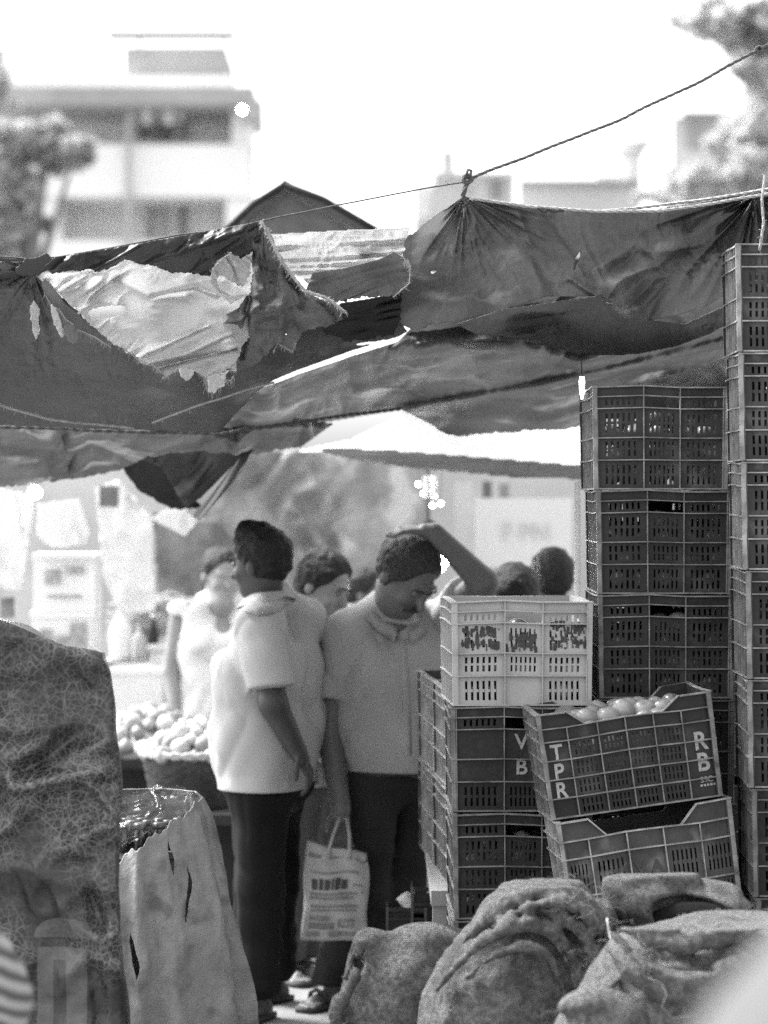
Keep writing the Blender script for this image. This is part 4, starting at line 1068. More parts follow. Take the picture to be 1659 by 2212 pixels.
# the man with his back turned
J = JP(head=(562,1214,9.28), neck=(578,1302,9.32), shR=(648,1348,9.46), shL=(562,1358,9.14), elL=(590,1520,9.06), wrL=(642,1622,9.10), elR=(612,1520,9.62), wrR=(585,1630,9.60),
       hipR=(592,1712,9.40), hipL=(562,1712,9.22), knR=(596,1905,9.46), knL=(556,1915,9.22), ankR=(592,2085,9.55), ankL=(560,2120,9.22), toeR=(560,2150,9.5), toeL=(535,2190,9.15))
person('man seen from behind in a loose untucked white shirt and black trousers', J, (-.70, .70, 0), (-.84, .52, -.12), (-.10, .05, 1), SKD, SHW, TRD, vox=.0065, sleeves=.80, hem=float(P(540, 1700, 9.3).z),
       hands={'L': ((.45, .1, -.85), (-.8, .2, -.2), .9)}, hairlen=.013, hair_top=.03, armr=1.15, belly=.02)
man = sorted([o_ for o_ in bpy.data.objects if o_.name.startswith('person')], key=lambda o_: o_.name)[1]
on_cloth(man, 'shirt', 'collar_leaf', [dense([(534,1300,528,1320),(560,1306,556,1330),(592,1300,596,1324),(612,1288,624,1308)])], SHW, .012)
# the man between them
J = JP(head=(700,1262,10.0), neck=(668,1348,10.05), shR=(640,1385,9.90), shL=(712,1385,10.22), elR=(645,1540,9.95), wrR=(690,1620,9.85), elL=(720,1540,10.25), wrL=(740,1640,10.1),
       hipR=(650,1690,9.95), hipL=(690,1690,10.1), knR=(640,1890,9.98), knL=(665,1900,10.05), ankR=(612,2085,10.0), ankL=(650,2090,10.08), toeR=(640,2130,9.9), toeL=(680,2130,9.95))
person('man in a white shirt standing between the two men, face turned down to the side', J, (.75, -.5, 0), (.80, -.42, -.42), (.38, -.1, .92), SKL, SHW, LUN, vox=.008, sleeves=.7, hem=float(P(540, 1690, 10).z), hairlen=.018)
# two heads beyond the pale crate
def standing(x, ytop, D, yaw_, label, skin, shirt, trousers, hair=HAIR, vox=.010, **kw):
    f = V3((math.sin(yaw_), math.cos(yaw_), 0)); sd = np.cross(f, V3((0, 0, 1)))
    top = P(x, ytop, D); Hh = top.z; c = V3((top.x, D, 0)); g = Hh/1.68
    J = dict(head=c+V3((0, 0, Hh-.118)), neck=c+V3((0, 0, 1.40*g)))
    for q, sg in (('R', 1), ('L', -1)):
        J['sh'+q] = c+sd*.185*sg+V3((0, 0, 1.36*g)); J['el'+q] = c+sd*.23*sg+V3((0, 0, 1.06*g)); J['wr'+q] = c+sd*.22*sg+f*.10+V3((0, 0, .84*g))
        J['hip'+q] = c+sd*.085*sg+V3((0, 0, .86*g)); J['kn'+q] = c+sd*.10*sg+V3((0, 0, .46*g)); J['ank'+q] = c+sd*.10*sg+V3((0, 0, .08)); J['toe'+q] = c+sd*.12*sg+f*.18+V3((0, 0, .02))
    return person(label, J, f, kw.pop('fh', f), kw.pop('uh', (0, 0, 1)), skin, shirt, trousers, hair, vox=vox, hem=.78*g, **kw)
standing(1112, 1222, 9.95, R(15), 'person seen from behind whose rounded dark head shows just above the pale crate', SKD, SHG, TRD, hairlen=.02)
standing(1190, 1184, 10.9, R(-20), 'taller dark-haired person seen from behind next to the thin white pole', SKD, SHG, TRD, hairlen=.012)
standing(476, 1184, 12.55, R(168), 'person in a bright white vest facing the stall behind the man with his back turned', skinm('skin_bright', .22), mat('vest_white', .6, .8, .06, 4, .15, 60), LUN, vest=True, fh=(.45, -.9, -.25), hairlen=.008)
standing(790, 1228, 13.6, R(100), 'distant person whose dark head shows between the two nearer men', SKM, SHG, TRD)
# ---- shopping bag
BAGM = mat('bag_woven', .31, .55, .1, 10, .2, 120, spec=.3, weave=60); BAGI = mat('bag_ink', .05, .7, .4, 30, 0); BAGI2 = mat('bag_ink_light', .16, .7, .4, 30, 0)
bb = P(722, 2030, 9.28); t = empty('shopping_bag', bb, 'pale woven shopping bag with dark printed bars hanging from the man\'s hand', 'bag')
W0, H0, D0 = .222, .315, .085
def bagpt(u, v, d):
    "u across -1..1, v up 0..1, d depth -1..1"
    w_ = W0/2*(1.0-.06*v+.03*math.sin(3*v)); b = D0/2*(.35+.65*math.sin(math.pi*min(v+.12, 1)*.8))
    dx = .004*math.sin(9*v+u*2); y = d*b*math.sqrt(max(1-u*u*.75, 0))+.005*math.sin(u*7+v*9)+.004*math.sin(v*23+u*3)
    return Vector((u*w_+dx+.010*v, y, v*H0+(-.018*u*(v > .9)*1)+.004*math.sin(u*5)*v))
mb = MB(); N_, M_ = 18, 22
for d in (-1, 1):
    v = [bagpt(-1+2*i/N_, j/M_, d) for j in range(M_+1) for i in range(N_+1)]
    f = [(j*(N_+1)+i, j*(N_+1)+i+1, (j+1)*(N_+1)+i+1, (j+1)*(N_+1)+i) for j in range(M_) for i in range(N_)]
    mb.add(v, f if d < 0 else [q[::-1] for q in f])
n0 = (N_+1)*(M_+1)
for j in range(M_):
    for i in (0, N_): a = j*(N_+1)+i; mb.f.append((a, a+N_+1, n0+a+N_+1, n0+a) if i == 0 else (a, n0+a, n0+a+N_+1, a+N_+1))
for i in range(N_): mb.f.append((i, n0+i, n0+i+1, i+1))
mb.build('bag_body', BAGM, t, True)
rr = random.Random(3)
def bar(u0, u1, v0, v1, m, nm='print_bar'):
    mb = MB(); n = 5
    v = [bagpt(u0+(u1-u0)*i/n, v0+(v1-v0)*j, -1)+Vector((0, -.0018, 0)) for j in (0, 1) for i in range(n+1)]
    mb.add(v, [(i, i+1, n+2+i, n+1+i) for i in range(n)]); return mb
def bars(nm, m, lst):
    mb = MB()
    for u0, u1, v0, v1 in lst: q = bar(u0, u1, v0, v1, m); mb.add(q.v, q.f)
    mb.build(nm, m, t)
big = []; u = -.72
for wd in (.22, .16, .2, .10, .18, .2): big.append((u, u+wd-.035, .56, .66+rr.uniform(0, .04))); u += wd+.01
bars('printed_lettering', BAGI, big)
sm = []
for v0, hh in ((.735, .022), (.50, .028), (.455, .028), (.365, .03), (.325, .022)):
    u = -.78
    while u < .62: wd = rr.uniform(.05, .13); sm.append((u, u+wd, v0, v0+hh)); u += wd+.03
bars('printed_small_lettering', BAGI2, sm)
bars('printed_bands', BAGI2, [(-.9, .72, .895, .905), (-.8, -.05, .13, .2), (.05, .6, .15, .24), (-.8, -.2, .225, .28), (.5, .8, .60, .615), (.78, .82, .52, .70), (-.85, .9, .05, .10)])
for dz in (-1, 1):
    hnd = Vector((.030, .0, H0+.098)); mb = MB()
    a, b = bagpt(-.28, 1, dz), bagpt(.42, 1, dz)
    mb.tube([a+Vector((0, 0, -.03)), a, a.lerp(hnd, .5)+Vector((-.008, 0, 0)), hnd+Vector((-.012, 0, 0)), hnd+Vector((.012, 0, 0)), b.lerp(hnd, .5)+Vector((.01, 0, 0)), b, b+Vector((0, 0, -.03))], .0055, 8)
    mb.build('handle', BAGM, t, True)
# ================================================================ sacks
BUR = mat('burlap', .15, .95, .55, 70, 1.0, 230, spec=.1, weave=70, dirt=(.09, .57, 8)); bp_ = [n for n in BUR.node_tree.nodes if n.type == 'BUMP'][0]; bp_.inputs['Distance'].default_value = .013
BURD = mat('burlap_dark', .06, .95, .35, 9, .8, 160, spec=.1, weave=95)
BURI = mat('burlap_shaded', .015, .95, .35, 9, .8, 160, spec=.1, weave=95)
FIB = mat('fibre', .22, .9, .3, 60, 0)
def burfib(parent, pts, n, seed, ln=.05):
    rr = random.Random(seed); mb = MB()
    for k in range(n):
        c = Vector(rr.choice(pts)); c += Vector((rr.uniform(-.05, .05), rr.uniform(-.02, .02), rr.uniform(-.03, .02))); q = [c]; d = Vector((rr.uniform(-1, 1), rr.uniform(-.6, 0), rr.uniform(-.6, .8))).normalized()
        for j in range(6): d = (d+Vector((rr.uniform(-1, 1), rr.uniform(-.5, .5), rr.uniform(-1, .7)))*.5).normalized(); q.append(q[-1]+d*ln/6)
        mb.tube(q, .00028, 3)
    mb.build('loose_fibres', FIB, parent, False, True)
def tuck_fold(s, pts, r, k=.007):
    n = len(pts); Q = []
    for i in range(n-1):
        for j in range(3): Q.append((pts[i].lerp(pts[i+1], j/3)))
    Q.append(pts[-1]); m = len(Q)-1
    for _ in range(2): Q = [Q[0]]+[(Q[i-1]+Q[i]*2+Q[i+1])/4 for i in range(1, m)]+[Q[-1]]
    f = lambda t: r*(.25+.75*math.sin(math.pi*min(max(t, 0), 1))**.6)
    for i in range(m): s.cone(Q[i]+Vector((0, .03*abs(2*i/m-1)**3, 0)), Q[i+1]+Vector((0, .03*abs(2*(i+1)/m-1)**3, 0)), f(i/m), f((i+1)/m), k)
def sacks():
    # big tied sack in the middle
    D = 6.35
    p = lambda x, y, d=0: P(x, y, D+d)
    s = SDF(V3(p(880, 2380, -.25)), V3(p(1400, 1850, .5))+V3((.05, 0, 0)), .006)
    s.ell(p(1095,2230,.06), (.195,.20,.27), k=.05); s.ell(p(1160,2080,.08), (.15,.16,.15), k=.08); s.ell(p(1010,2280,.02), (.11,.16,.24), k=.06)
    s.ell(p(1230,2130,.05), (.11,.13,.16), k=.06); s.cone(p(1150,1985,.06), p(1215,1930,.04), .11, .05, .06); s.cone(p(1180,1950,.05), p(1290,1985,.02), .06, .05, .05)
    # loose cloth of the mouth folded over the neck: long tapering folds
    for pts, r, dz in (([(1010,2025),(1070,1965),(1140,1915),(1190,1900)], .011, -.05), ([(1060,2010),(1130,1962),(1200,1945),(1262,1975),(1296,2040)], .010, -.10), ([(1240,1990),(1290,2080),(1300,2150)], .010, -.10), ([(930,2165),(985,2085),(1040,2035),(1110,1995),(1180,2000),(1235,2060),(1262,2130),(1290,2200)], .018, -.105),
                       ([(960,2190),(1010,2110),(1070,2060),(1140,2040),(1190,2062),(1215,2130),(1240,2190)], .014, -.125),
                       ([(1000,2040),(1060,1980),(1130,1935),(1200,1920),(1270,1945),(1310,2000),(1322,2060)], .024, -.06),
                       ([(1120,1975),(1190,1965),(1250,2000),(1285,2060),(1305,2130)], .018, -.085), ([(1150,1945),(1215,1935),(1275,1975),(1300,2030)], .015, -.085),
                       ([(1225,2075),(1262,2140),(1285,2210),(1290,2260)], .016, -.115), ([(985,2120),(965,2200),(950,2300)], .010, -.115), ([(1180,2010),(1230,2080),(1250,2160),(1262,2230)], .011, -.125)):
        tuck_fold(s, [p(x, y, dz) for x, y in pts], r)
    s.disp(lambda x, y, z: .006*fbm(x*7+z*5, y*6, z*6-x*4, 2)+(.005*ridge(x*20+z*9, y*16, z*20-x*9, 1)+.003*ridge(x*48, y*40, z*48, 1))*np.clip((z-1.75+1190/FPX*D)*9, .12, 1))
    t = empty('burlap_sack', (p(1095,2230).x, D+.05, 0), 'large bulging burlap sack with a twisted folded neck, in the middle of the pile', 'sack', 'burlap sacks in front')
    link_mesh('sack_body', s.mesh('sack'), BUR, t, True)
    burfib(t, [p(1290,2100,-.13), p(1260,2160,-.14), p(1220,1960,-.12), p(1180,1905,-.05)], 40, 1, .05)
    rope('tie_string', [(1312,1985,6.2),(1320,2030,6.17),(1310,2060,6.17),(1322,2100,6.17),(1338,2140,6.18)], .0028, '', 2, STR, parent=t, seed=4).matrix_parent_inverse = Matrix.Translation(-t.location)
    # left sack with an open folded mouth
    D2 = 6.55
    p = lambda x, y, d=0: P(x, y, D2+d)
    s = SDF(V3(p(660, 2380, -.25)), V3(p(1010, 1950, .4)), .006)
    s.ell(p(850,2230,.05), (.115,.14,.23), k=.05); s.ell(p(880,2150,.05), (.10,.13,.13), k=.05); s.cone(p(800,2040,.02), p(800,2220,.02), .045, .085, .04); s.cone(p(800,2045,.02), p(890,2060,.06), .030, .055, .04)
    s.ell(p(930,2040,.1), (.09, .09, .055), k=.05)
    s.cone(p(775,2040,-.03), p(770,2110,-.06), .012, .012, .012); s.cone(p(770,2110,-.06), p(722,2195,-.06), .012, .020, .012); s.cone(p(735,2165,-.05), p(728,2250,-.04), .020, .03, .02); s.cone(p(760,2200,-.02), p(755,2330,0), .03, .05, .03)
    s.ell(p(772,2075,-.01), (.014, .05, .03), k=.005, sub=True); s.ell(p(750,2235,-.08), (.010, .04, .06), k=.01, sub=True)
    s.disp(lambda x, y, z: .007*fbm(x*8+z*5+3, y*8, z*7, 2)+.005*ridge(x*13-z*9, y*12, z*11, 1))
    t = empty('burlap_sack', (p(850,2230).x, D2+.05, 0), 'slumped burlap sack with a folded open mouth, left end of the pile', 'sack', 'burlap sacks in front')
    link_mesh('sack_body', s.mesh('sack'), BUR, t, True)
    burfib(t, [p(735,2180,-.08), p(760,2060,-.05)], 12, 2, .03)
    rope('tie_string', [(768,2048,6.44),(758,2080,6.43),(750,2112,6.43),(740,2110,6.44),(752,2118,6.43)], .004, '', 2, BUR, parent=t, seed=4).matrix_parent_inverse = Matrix.Translation(-t.location)
    # small dark sack peeping behind
    D3 = 6.95
    p = lambda x, y, d=0: P(x, y, D3+d)
    s = SDF(V3(p(840, 2300, -.2)), V3(p(1060, 1960, .3)), .008)
    s.ell(p(950,2110,0), (.085,.10,.14), k=.04); s.ell(p(975,2040,0), (.06, .08, .05), k=.03)
    s.disp(lambda x, y, z: .008*ridge(x*10, y*8, z*9, 3))
    t = empty('burlap_sack', (p(950,2110).x, D3, 0), 'small dark burlap sack wedged behind the two front sacks', 'sack', 'burlap sacks in front')
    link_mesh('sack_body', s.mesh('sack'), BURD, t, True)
    MB().box(p(900,0).x, p(1000,0).x, D3-.05, D3+.08, 0, p(0,2190).z).build('filled_bottom', BURD, t, world=True)
    # open-mouthed sack at the back right
    D4 = 6.45
    p = lambda x, y, d=0: P(x, y, D4+d)
    s = SDF(V3(p(1270, 2120, -.3)), V3(p(1660, 1850, .35)), .0055)
    s.ell(p(1470,1985,.05), (.165,.16,.105), k=.03); s.ell(p(1370,1945,-.02), (.075,.10,.055), k=.04); s.ell(p(1345,1915,-.06), (.045,.05,.035), k=.03); s.cone(p(1340,1910,-.05), p(1480,1905,.0), .03, .03, .03); s.ell(p(1560,1975,.02), (.06,.12,.07), k=.04)
    s.ell(p(1505,1992,-.13), (.115,.13,.052), [[.97,0,.23],[0,1,0],[-.23,0,.97]], k=.012, sub=True)
    s.disp(lambda x, y, z: .006*fbm(x*10+z*6, y*8, z*9, 2)+.005*ridge(x*16+z*9, y*16, z*24, 1))
    t = empty('burlap_sack', (p(1470,1985).x, D4+.05, 0), 'burlap sack lying on top with its dark open mouth toward the camera', 'sack', 'burlap sacks in front')
    link_mesh('sack_body', s.mesh('sack'), BUR, t, True)
    me_ = MB().sphere(p(1500,1994,-.065), 1, 20, 12, (.112, .035, .05)); me_.build('mouth_shade', BURI, t, True, True)  # near-black ball filling the mouth: the shade inside, put in as colour
    for k, (txt, xx, yy) in enumerate((('15 OZKG', 1510, 1978), ('', 1540, 2000))):
        if txt:
            q = lettering(txt, .026, t, mat('sack_print', .16, .9, .5, 40, 0), p(xx, yy, -.106)-t.location, .02); q.rotation_euler = (0, R(-8), 0)
    burfib(t, [p(1315,1905,-.12), p(1335,1955,-.12), p(1600,1960,-.1)], 30, 5, .04)
    # big right sack
    D5 = 6.0
    p = lambda x, y, d=0: P(x, y, D5+d)
    s = SDF(V3(p(1170, 2420, -.35)), V3(p(1760, 1940, .4)), .0065)
    s.ell(p(1440,2290,.05), (.25,.22,.26), k=.05); s.ell(p(1380,2130,.03), (.10,.12,.13), k=.06); s.ell(p(1590,2220,.08), (.22,.2,.26), k=.06); s.ell(p(1520,2060,.08), (.20,.16,.075), k=.05)
    s.ell(p(1640,2040,.06), (.13,.15,.09), k=.05)
    for pts, r, dz in (([(1310,2010),(1370,2060),(1400,2100),(1480,2122),(1560,2098),(1640,2060)], .019, -.13), ([(1330,1985),(1400,2035),(1480,2040),(1580,2010),(1680,1990)], .024, -.09),
                       ([(1300,2040),(1350,2100),(1420,2145),(1500,2160),(1590,2130)], .016, -.14), ([(1360,2010),(1430,2010),(1520,1985)], .016, -.09), ([(1240,2230),(1300,2150),(1345,2110)], .012, -.10)):
        tuck_fold(s, [p(x, y, dz) for x, y in pts], r)
    s.ell(p(1500,2140,-.10), (.12,.05,.045), [[.98,0,.2],[0,1,0],[-.2,0,.98]], k=.03)
    s.ell(p(1460,2080,-.13), (.09,.06,.012), [[.98,0,.2],[0,1,0],[-.2,0,.98]], k=.012, sub=True)
    s.disp(lambda x, y, z: .006*fbm(x*8+z*6+7, y*8, z*8, 2)+(.005*ridge(x*12-z*10, y*12, z*18, 1)+.0015*ridge(x*44, y*40, z*44, 1))*np.clip((z-1.75+1100/FPX*D5)*9, .15, 1))
    t = empty('burlap_sack', (p(1440,2290).x, D5+.05, 0), 'broad burlap sack with rolled loose folds on top, at the right end of the pile', 'sack', 'burlap sacks in front')
    link_mesh('sack_body', s.mesh('sack'), BUR, t, True)
    MB().box(p(1300,0).x, p(1560,0).x, D5-.05, D5+.15, 0, p(0,2400).z).build('filled_bottom', BUR, t, world=True)
    burfib(t, [p(1340,2020,-.14), p(1400,2060,-.16), p(1320,2060,-.12), p(1380,2120,-.15)], 70, 6, .06)
    rope('loose_thread', [(1340,2040,5.86),(1390,2080,5.84),(1392,2110,5.83),(1430,2125,5.82),(1440,2150,5.80),(1428,2175,5.79),(1450,2200,5.79),(1500,2195,5.79)], .0007, '', 1, FIB, parent=t, seed=14).matrix_parent_inverse = Matrix.Translation(-t.location)
    # ear of a smaller sack, front centre
    D6 = 5.85
    p = lambda x, y, d=0: P(x, y, D6+d)
    s = SDF(V3(p(1170, 2420, -.2)), V3(p(1420, 2080, .3)), .006)
    s.ell(p(1290,2290,.05), (.11,.14,.15), k=.04); s.ell(p(1262,2165,0), (.050,.05,.026), k=.03); s.cone(p(1215,2178,-.01), p(1262,2165,.0), .013, .03, .02); s.ell(p(1330,2200,.05), (.07,.09,.05), k=.05)
    s.disp(lambda x, y, z: .005*fbm(x*12, y*8, z*10, 2))
    t = empty('burlap_sack', (p(1290,2290).x, D6+.05, 0), 'small burlap sack with a pinched ear, lowest in front of the pile', 'sack', 'burlap sacks in front')
    link_mesh('sack_body', s.mesh('sack'), BUR, t, True)
    MB().box(p(1240,0).x, p(1350,0).x, D6, D6+.12, 0, p(0,2390).z).build('filled_bottom', BUR, t, world=True)
    burfib(t, [p(1215,2180,-.03)], 12, 7, .03)
    # near pale sack, out of focus
    Dn = 1.6
    p = lambda x, y, d=0: P(x, y, Dn+d)
    s = SDF(V3(p(1300, 3650, -.2)), V3(p(2500, 1850, .3)), .010)
    s.cone(p(1895,2150,0), p(1775,2470,0), .035, .05, .05); s.cone(p(1895,2150,0), p(2000,2500,0), .05, .12, .05); s.ell(p(1830,2860,0), (.15,.15,.22), k=.05)
    s.disp(lambda x, y, z: .008*ridge(x*10, y*8, z*8, 3))
    t = empty('cloth_bundle', (p(1740,0).x, Dn, 0), 'blurred white cloth bundle close to the camera in the lower right corner', 'bundle')
    link_mesh('bundle', s.mesh('bundle'), mat('bundle_white', .085, .8, .1, 4, .2, 40), t, True)
    MB().box(p(1730,0).x, p(1960,0).x, Dn-.1, Dn+.1, 0, p(0,3400).z).build('stool', WOOD, t, world=True)
sacks()
# hidden heap of sacks that carries the pile
t = empty('burlap_sack', (.35, 6.45, 0), 'lowest filled sacks carrying the pile, mostly out of the picture', 'sack')
s = SDF((-.25, 6.15, 0), (1.0, 6.85, .62), .014); s.ell((.05, 6.5, .20), (.24, .22, .21), k=.05); s.ell((.45, 6.5, .24), (.30, .24, .25), k=.05); s.ell((.73, 6.5, .30), (.2, .2, .30), k=.05)
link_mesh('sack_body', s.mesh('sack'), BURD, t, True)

# ================================================================ wrapped stack, left front
def veined(name, base, vein, prints=False):
    m = mat(name, base, .38, .5, 4, .5, 30, spec=.5)
    t = m.node_tree; N = t.nodes; L = t.links
    p = [n for n in N if n.type == 'BSDF_PRINCIPLED'][0]; src = p.inputs['Base Color'].links[0].from_socket
    tc = N.new('ShaderNodeTexCoord'); cur = src
    def M(op, a, b=None):
        n = N.new('ShaderNodeMath'); n.operation = op
        for i, q in enumerate((a, b)):
            if q is None: continue
            if isinstance(q, (int, float)): n.inputs[i].default_value = q
            else: L.new(q, n.inputs[i])
        return n.outputs[0]
    nz = N.new('ShaderNodeTexNoise'); nz.inputs['Scale'].default_value = 7; nz.inputs['Detail'].default_value = 5; L.new(tc.outputs['Object'], nz.inputs['Vector'])
    ad = N.new('ShaderNodeMixRGB'); ad.blend_type = 'ADD'; ad.inputs[0].default_value = .055; L.new(tc.outputs['Object'], ad.inputs[1]); L.new(nz.outputs['Color'], ad.inputs[2])
    msk = N.new('ShaderNodeTexNoise'); msk.inputs['Scale'].default_value = 3.2; msk.inputs['Detail'].default_value = 3; L.new(tc.outputs['Object'], msk.inputs['Vector'])
    for sc, wd, st in ((22, .045, .8), (50, .08, .8), (110, .12, .5)):
        vo = N.new('ShaderNodeTexVoronoi'); vo.feature = 'DISTANCE_TO_EDGE'; vo.inputs['Scale'].default_value = sc; L.new(ad.outputs[0], vo.inputs['Vector'])
        r = N.new('ShaderNodeMapRange'); r.inputs[1].default_value = 0; r.inputs[2].default_value = wd; r.inputs[3].default_value = st; r.inputs[4].default_value = 0; L.new(vo.outputs['Distance'], r.inputs[0])
        r2 = N.new('ShaderNodeMapRange'); r2.inputs[1].default_value = .42; r2.inputs[2].default_value = .60; r2.inputs[3].default_value = .06; r2.inputs[4].default_value = 1; L.new(msk.outputs[0], r2.inputs[0])
        f = M('MULTIPLY', r.outputs[0], r2.outputs[0])
        mx = N.new('ShaderNodeMix'); mx.data_type = 'FLOAT'; L.new(f, mx.inputs[0]); L.new(cur, mx.inputs[2]); mx.inputs[3].default_value = vein; cur = mx.outputs[0]
    if prints:     # faded print on the wrapping, in the cloth's own coordinates
        sp = N.new('ShaderNodeSeparateXYZ'); L.new(tc.outputs['Object'], sp.inputs[0])
        def rect(x0, x1, z0, z1): return M('MULTIPLY', M('MULTIPLY', M('GREATER_THAN', sp.outputs[0], x0), M('LESS_THAN', sp.outputs[0], x1)), M('MULTIPLY', M('GREATER_THAN', sp.outputs[2], z0), M('LESS_THAN', sp.outputs[2], z1)))
        a, b = prints(M, rect, sp); f = M('MULTIPLY', a, .55)
        mx = N.new('ShaderNodeMix'); mx.data_type = 'FLOAT'; L.new(f, mx.inputs[0]); L.new(cur, mx.inputs[2]); mx.inputs[3].default_value = .12; cur = mx.outputs[0]
        mx = N.new('ShaderNodeMix'); mx.data_type = 'FLOAT'; L.new(M('MULTIPLY', b, .8), mx.inputs[0]); L.new(cur, mx.inputs[2]); mx.inputs[3].default_value = .02; cur = mx.outputs[0]
    L.new(cur, p.inputs['Base Color']); return m
D = 6.7
wl = P(0, 0, D).x; pxm = FPX/D; zz = lambda y: CAMZ-(y-HZ)/pxm
xo = lambda x: (x-CX)/pxm
org = Vector((xo(40), D+.3, 0))
def prt(M, rect, sp):
    X = lambda x: xo(x)-org.x
    body = rect(X(82), X(190), -1, zz(2045)); arch = M('LESS_THAN', M('ADD', M('POWER', M('DIVIDE', M('SUBTRACT', sp.outputs[0], X(140)), .075), 2), M('POWER', M('DIVIDE', M('SUBTRACT', sp.outputs[2], zz(2022)), .05), 2)), 1)
    arch = M('MULTIPLY', arch, M('GREATER_THAN', sp.outputs[2], zz(2024)))
    slot = rect(X(116), X(145), -1, zz(2072))
    return M('MAXIMUM', body, arch), slot
WRAP = veined('wrapping_cracked', .014, .17, prt)
# outline of the near face: right edge x at height
edge = [(1408,222),(1450,236),(1520,246),(1600,256),(1660,262),(1700,264),(1760,262),(1850,258),(1950,260),(2050,266),(2150,276),(2300,284),(2600,300),(2884,300)]
ey = np.array([e[0] for e in edge]); ex = np.array([e[1] for e in edge])
xs = np.concatenate([np.linspace(-420, 180, 70), np.linspace(186, 300, 24)])
rows = np.concatenate([np.linspace(0, 1, 240)])
V = []; F = []
nX = 150; nY = 230; nB = 40
zt = lambda fx: zz(np.interp(fx, [-1, -.3, .0, .286, .405, .553, .752, .913, 1], [1290, 1300, 1318, 1335, 1348, 1370, 1393, 1402, 1411]))
ztop_max = zz(1300)
for j in range(nY+1):
    v = j/nY
    for i in range(nX+nB+1):
        if i <= nX: fx = -1+2*i/nX; yb = 0
        else: fx = 1.; yb = (i-nX)/nB
        yrow = None
        topz = zt(max(fx, -1)) if yb == 0 else zt(1)+.0*yb
        z = topz*(1-v)
        ypx = HZ+(CAMZ-z)*pxm
        xr = xo(np.interp(ypx, ey, ex)); xl = xo(-400)
        q = (fx+1)/2; x = xl+(xr-xl)*q
        y = D
        # rounded corner at the right
        rc = .05
        if yb == 0:
            dxr = xr-x
            if dxr < rc: y += rc-math.sqrt(max(rc*rc-(rc-dxr)**2, 0))
        else: y = D+rc+yb*.6; x = xr-.10*yb
        if z > topz-.04 and yb == 0: y += .03*((z-topz+.04)/.04)**2
        V.append((x, y, z))
V = np.array(V); nC = nX+nB+1
x, y, z = V[:, 0], V[:, 1], V[:, 2]
dsp = .045*ridge(x*2.4+z*1.5, z*2.6-x, 1.3, 1)+.012*ridge(x*7+z*3, z*4, 1.3, 2)+.004*ridge(x*16, z*14, 2.2, 2)
def crs(x0, y0, x1, y1, wd, am):
    a = np.array([xo(x0), zz(y0)]); b = np.array([xo(x1), zz(y1)]); ab = b-a; t = np.clip(((x-a[0])*ab[0]+(z-a[1])*ab[1])/ab.dot(ab), 0, 1)
    return 2.1*am*np.exp(-(np.hypot(x-a[0]-t*ab[0], z-a[1]-t*ab[1])/wd)**2)
dsp += .028*ridge(x*5+z*6, z*7-x*4, 4.3, 1)+.010*ridge(x*11-z*5, z*12+x*3, 6.3, 1)
dsp += crs(60, 1650, 200, 1590, .035, -.015)+crs(-40, 1720, 120, 1655, .035, -.015)+crs(40, 1690, 230, 1660, .025, .03)+crs(120, 1640, 240, 1600, .03, .025)+crs(200, 1690, 262, 1760, .012, .015)+crs(196, 1860, 215, 2212, .02, -.008)+crs(0, 1560, 120, 1570, .03, .02)
dsp += crs(200,1930,225,2000,.015,-.01)+crs(40,1640,110,1600,.02,.02)+crs(-100, 1500, 20, 1340, .05, .02)
V[:, 1] -= dsp
idx = np.arange((nY+1)*nC).reshape(nY+1, nC)
F = np.stack([idx[:-1, :-1].ravel(), idx[1:, :-1].ravel(), idx[1:, 1:].ravel(), idx[:-1, 1:].ravel()], 1)
# top cover
tv = V[:nC].copy(); nt_ = 8; base = len(V)
extra = []
for k in range(1, nt_+1):
    for i in range(nC):
        a = tv[i]; mv_ = max(D+.66-a[1], 0)*k/nt_; extra.append((a[0]-.17*mv_*max(i/nX-.6, 0)/.4, a[1]+mv_, a[2]-.006*k))
V = np.vstack([V, extra]); idx2 = np.vstack([idx[0], base+np.arange(nt_*nC).reshape(nt_, nC)])
F2 = np.stack([idx2[:-1, :-1].ravel(), idx2[:-1, 1:].ravel(), idx2[1:, 1:].ravel(), idx2[1:, :-1].ravel()], 1)
V -= np.array(org)
o = link_mesh('wrapped_goods', npmesh('wrapped_goods', V, np.vstack([F, F2])), WRAP); o.location = org
md = o.modifiers.new('thick', 'SOLIDIFY'); md.thickness = .003; md.offset = -1
tag(o, 'tall stack wrapped in dark pale-veined sheeting with a faded print, at the left edge', 'wrapped stack')
# striped sack in the corner
p = lambda x, y, d=0: P(x, y, 4.9+d)
s = SDF(V3(p(-160, 2500, -.2)), V3(p(120, 1900, .2)), .008)
s.ell(p(-30,2240,0), (.075,.09,.20), k=.03); s.cone(p(-20,2020,0), p(10,2150,0), .025, .05, .03); s.disp(lambda x, y, z: .005*ridge(x*12, y*9, z*10, 3))
m = mat('striped_weave', .12, .8, .2, 10, .5, 80)
t_ = m.node_tree; pn = [n for n in t_.nodes if n.type == 'BSDF_PRINCIPLED'][0]
wv = t_.nodes.new('ShaderNodeTexWave'); wv.inputs['Scale'].default_value = 11; wv.inputs['Distortion'].default_value = 2; tcn = t_.nodes.new('ShaderNodeTexCoord'); mpn = t_.nodes.new('ShaderNodeMapping'); mpn.inputs['Rotation'].default_value = (0, R(65), 0)
t_.links.new(tcn.outputs['Object'], mpn.inputs[0]); t_.links.new(mpn.outputs[0], wv.inputs['Vector']); rg = t_.nodes.new('ShaderNodeMapRange'); rg.inputs[3].default_value = .05; rg.inputs[4].default_value = .3; t_.links.new(wv.outputs[1], rg.inputs[0]); t_.links.new(rg.outputs[0], pn.inputs['Base Color'])
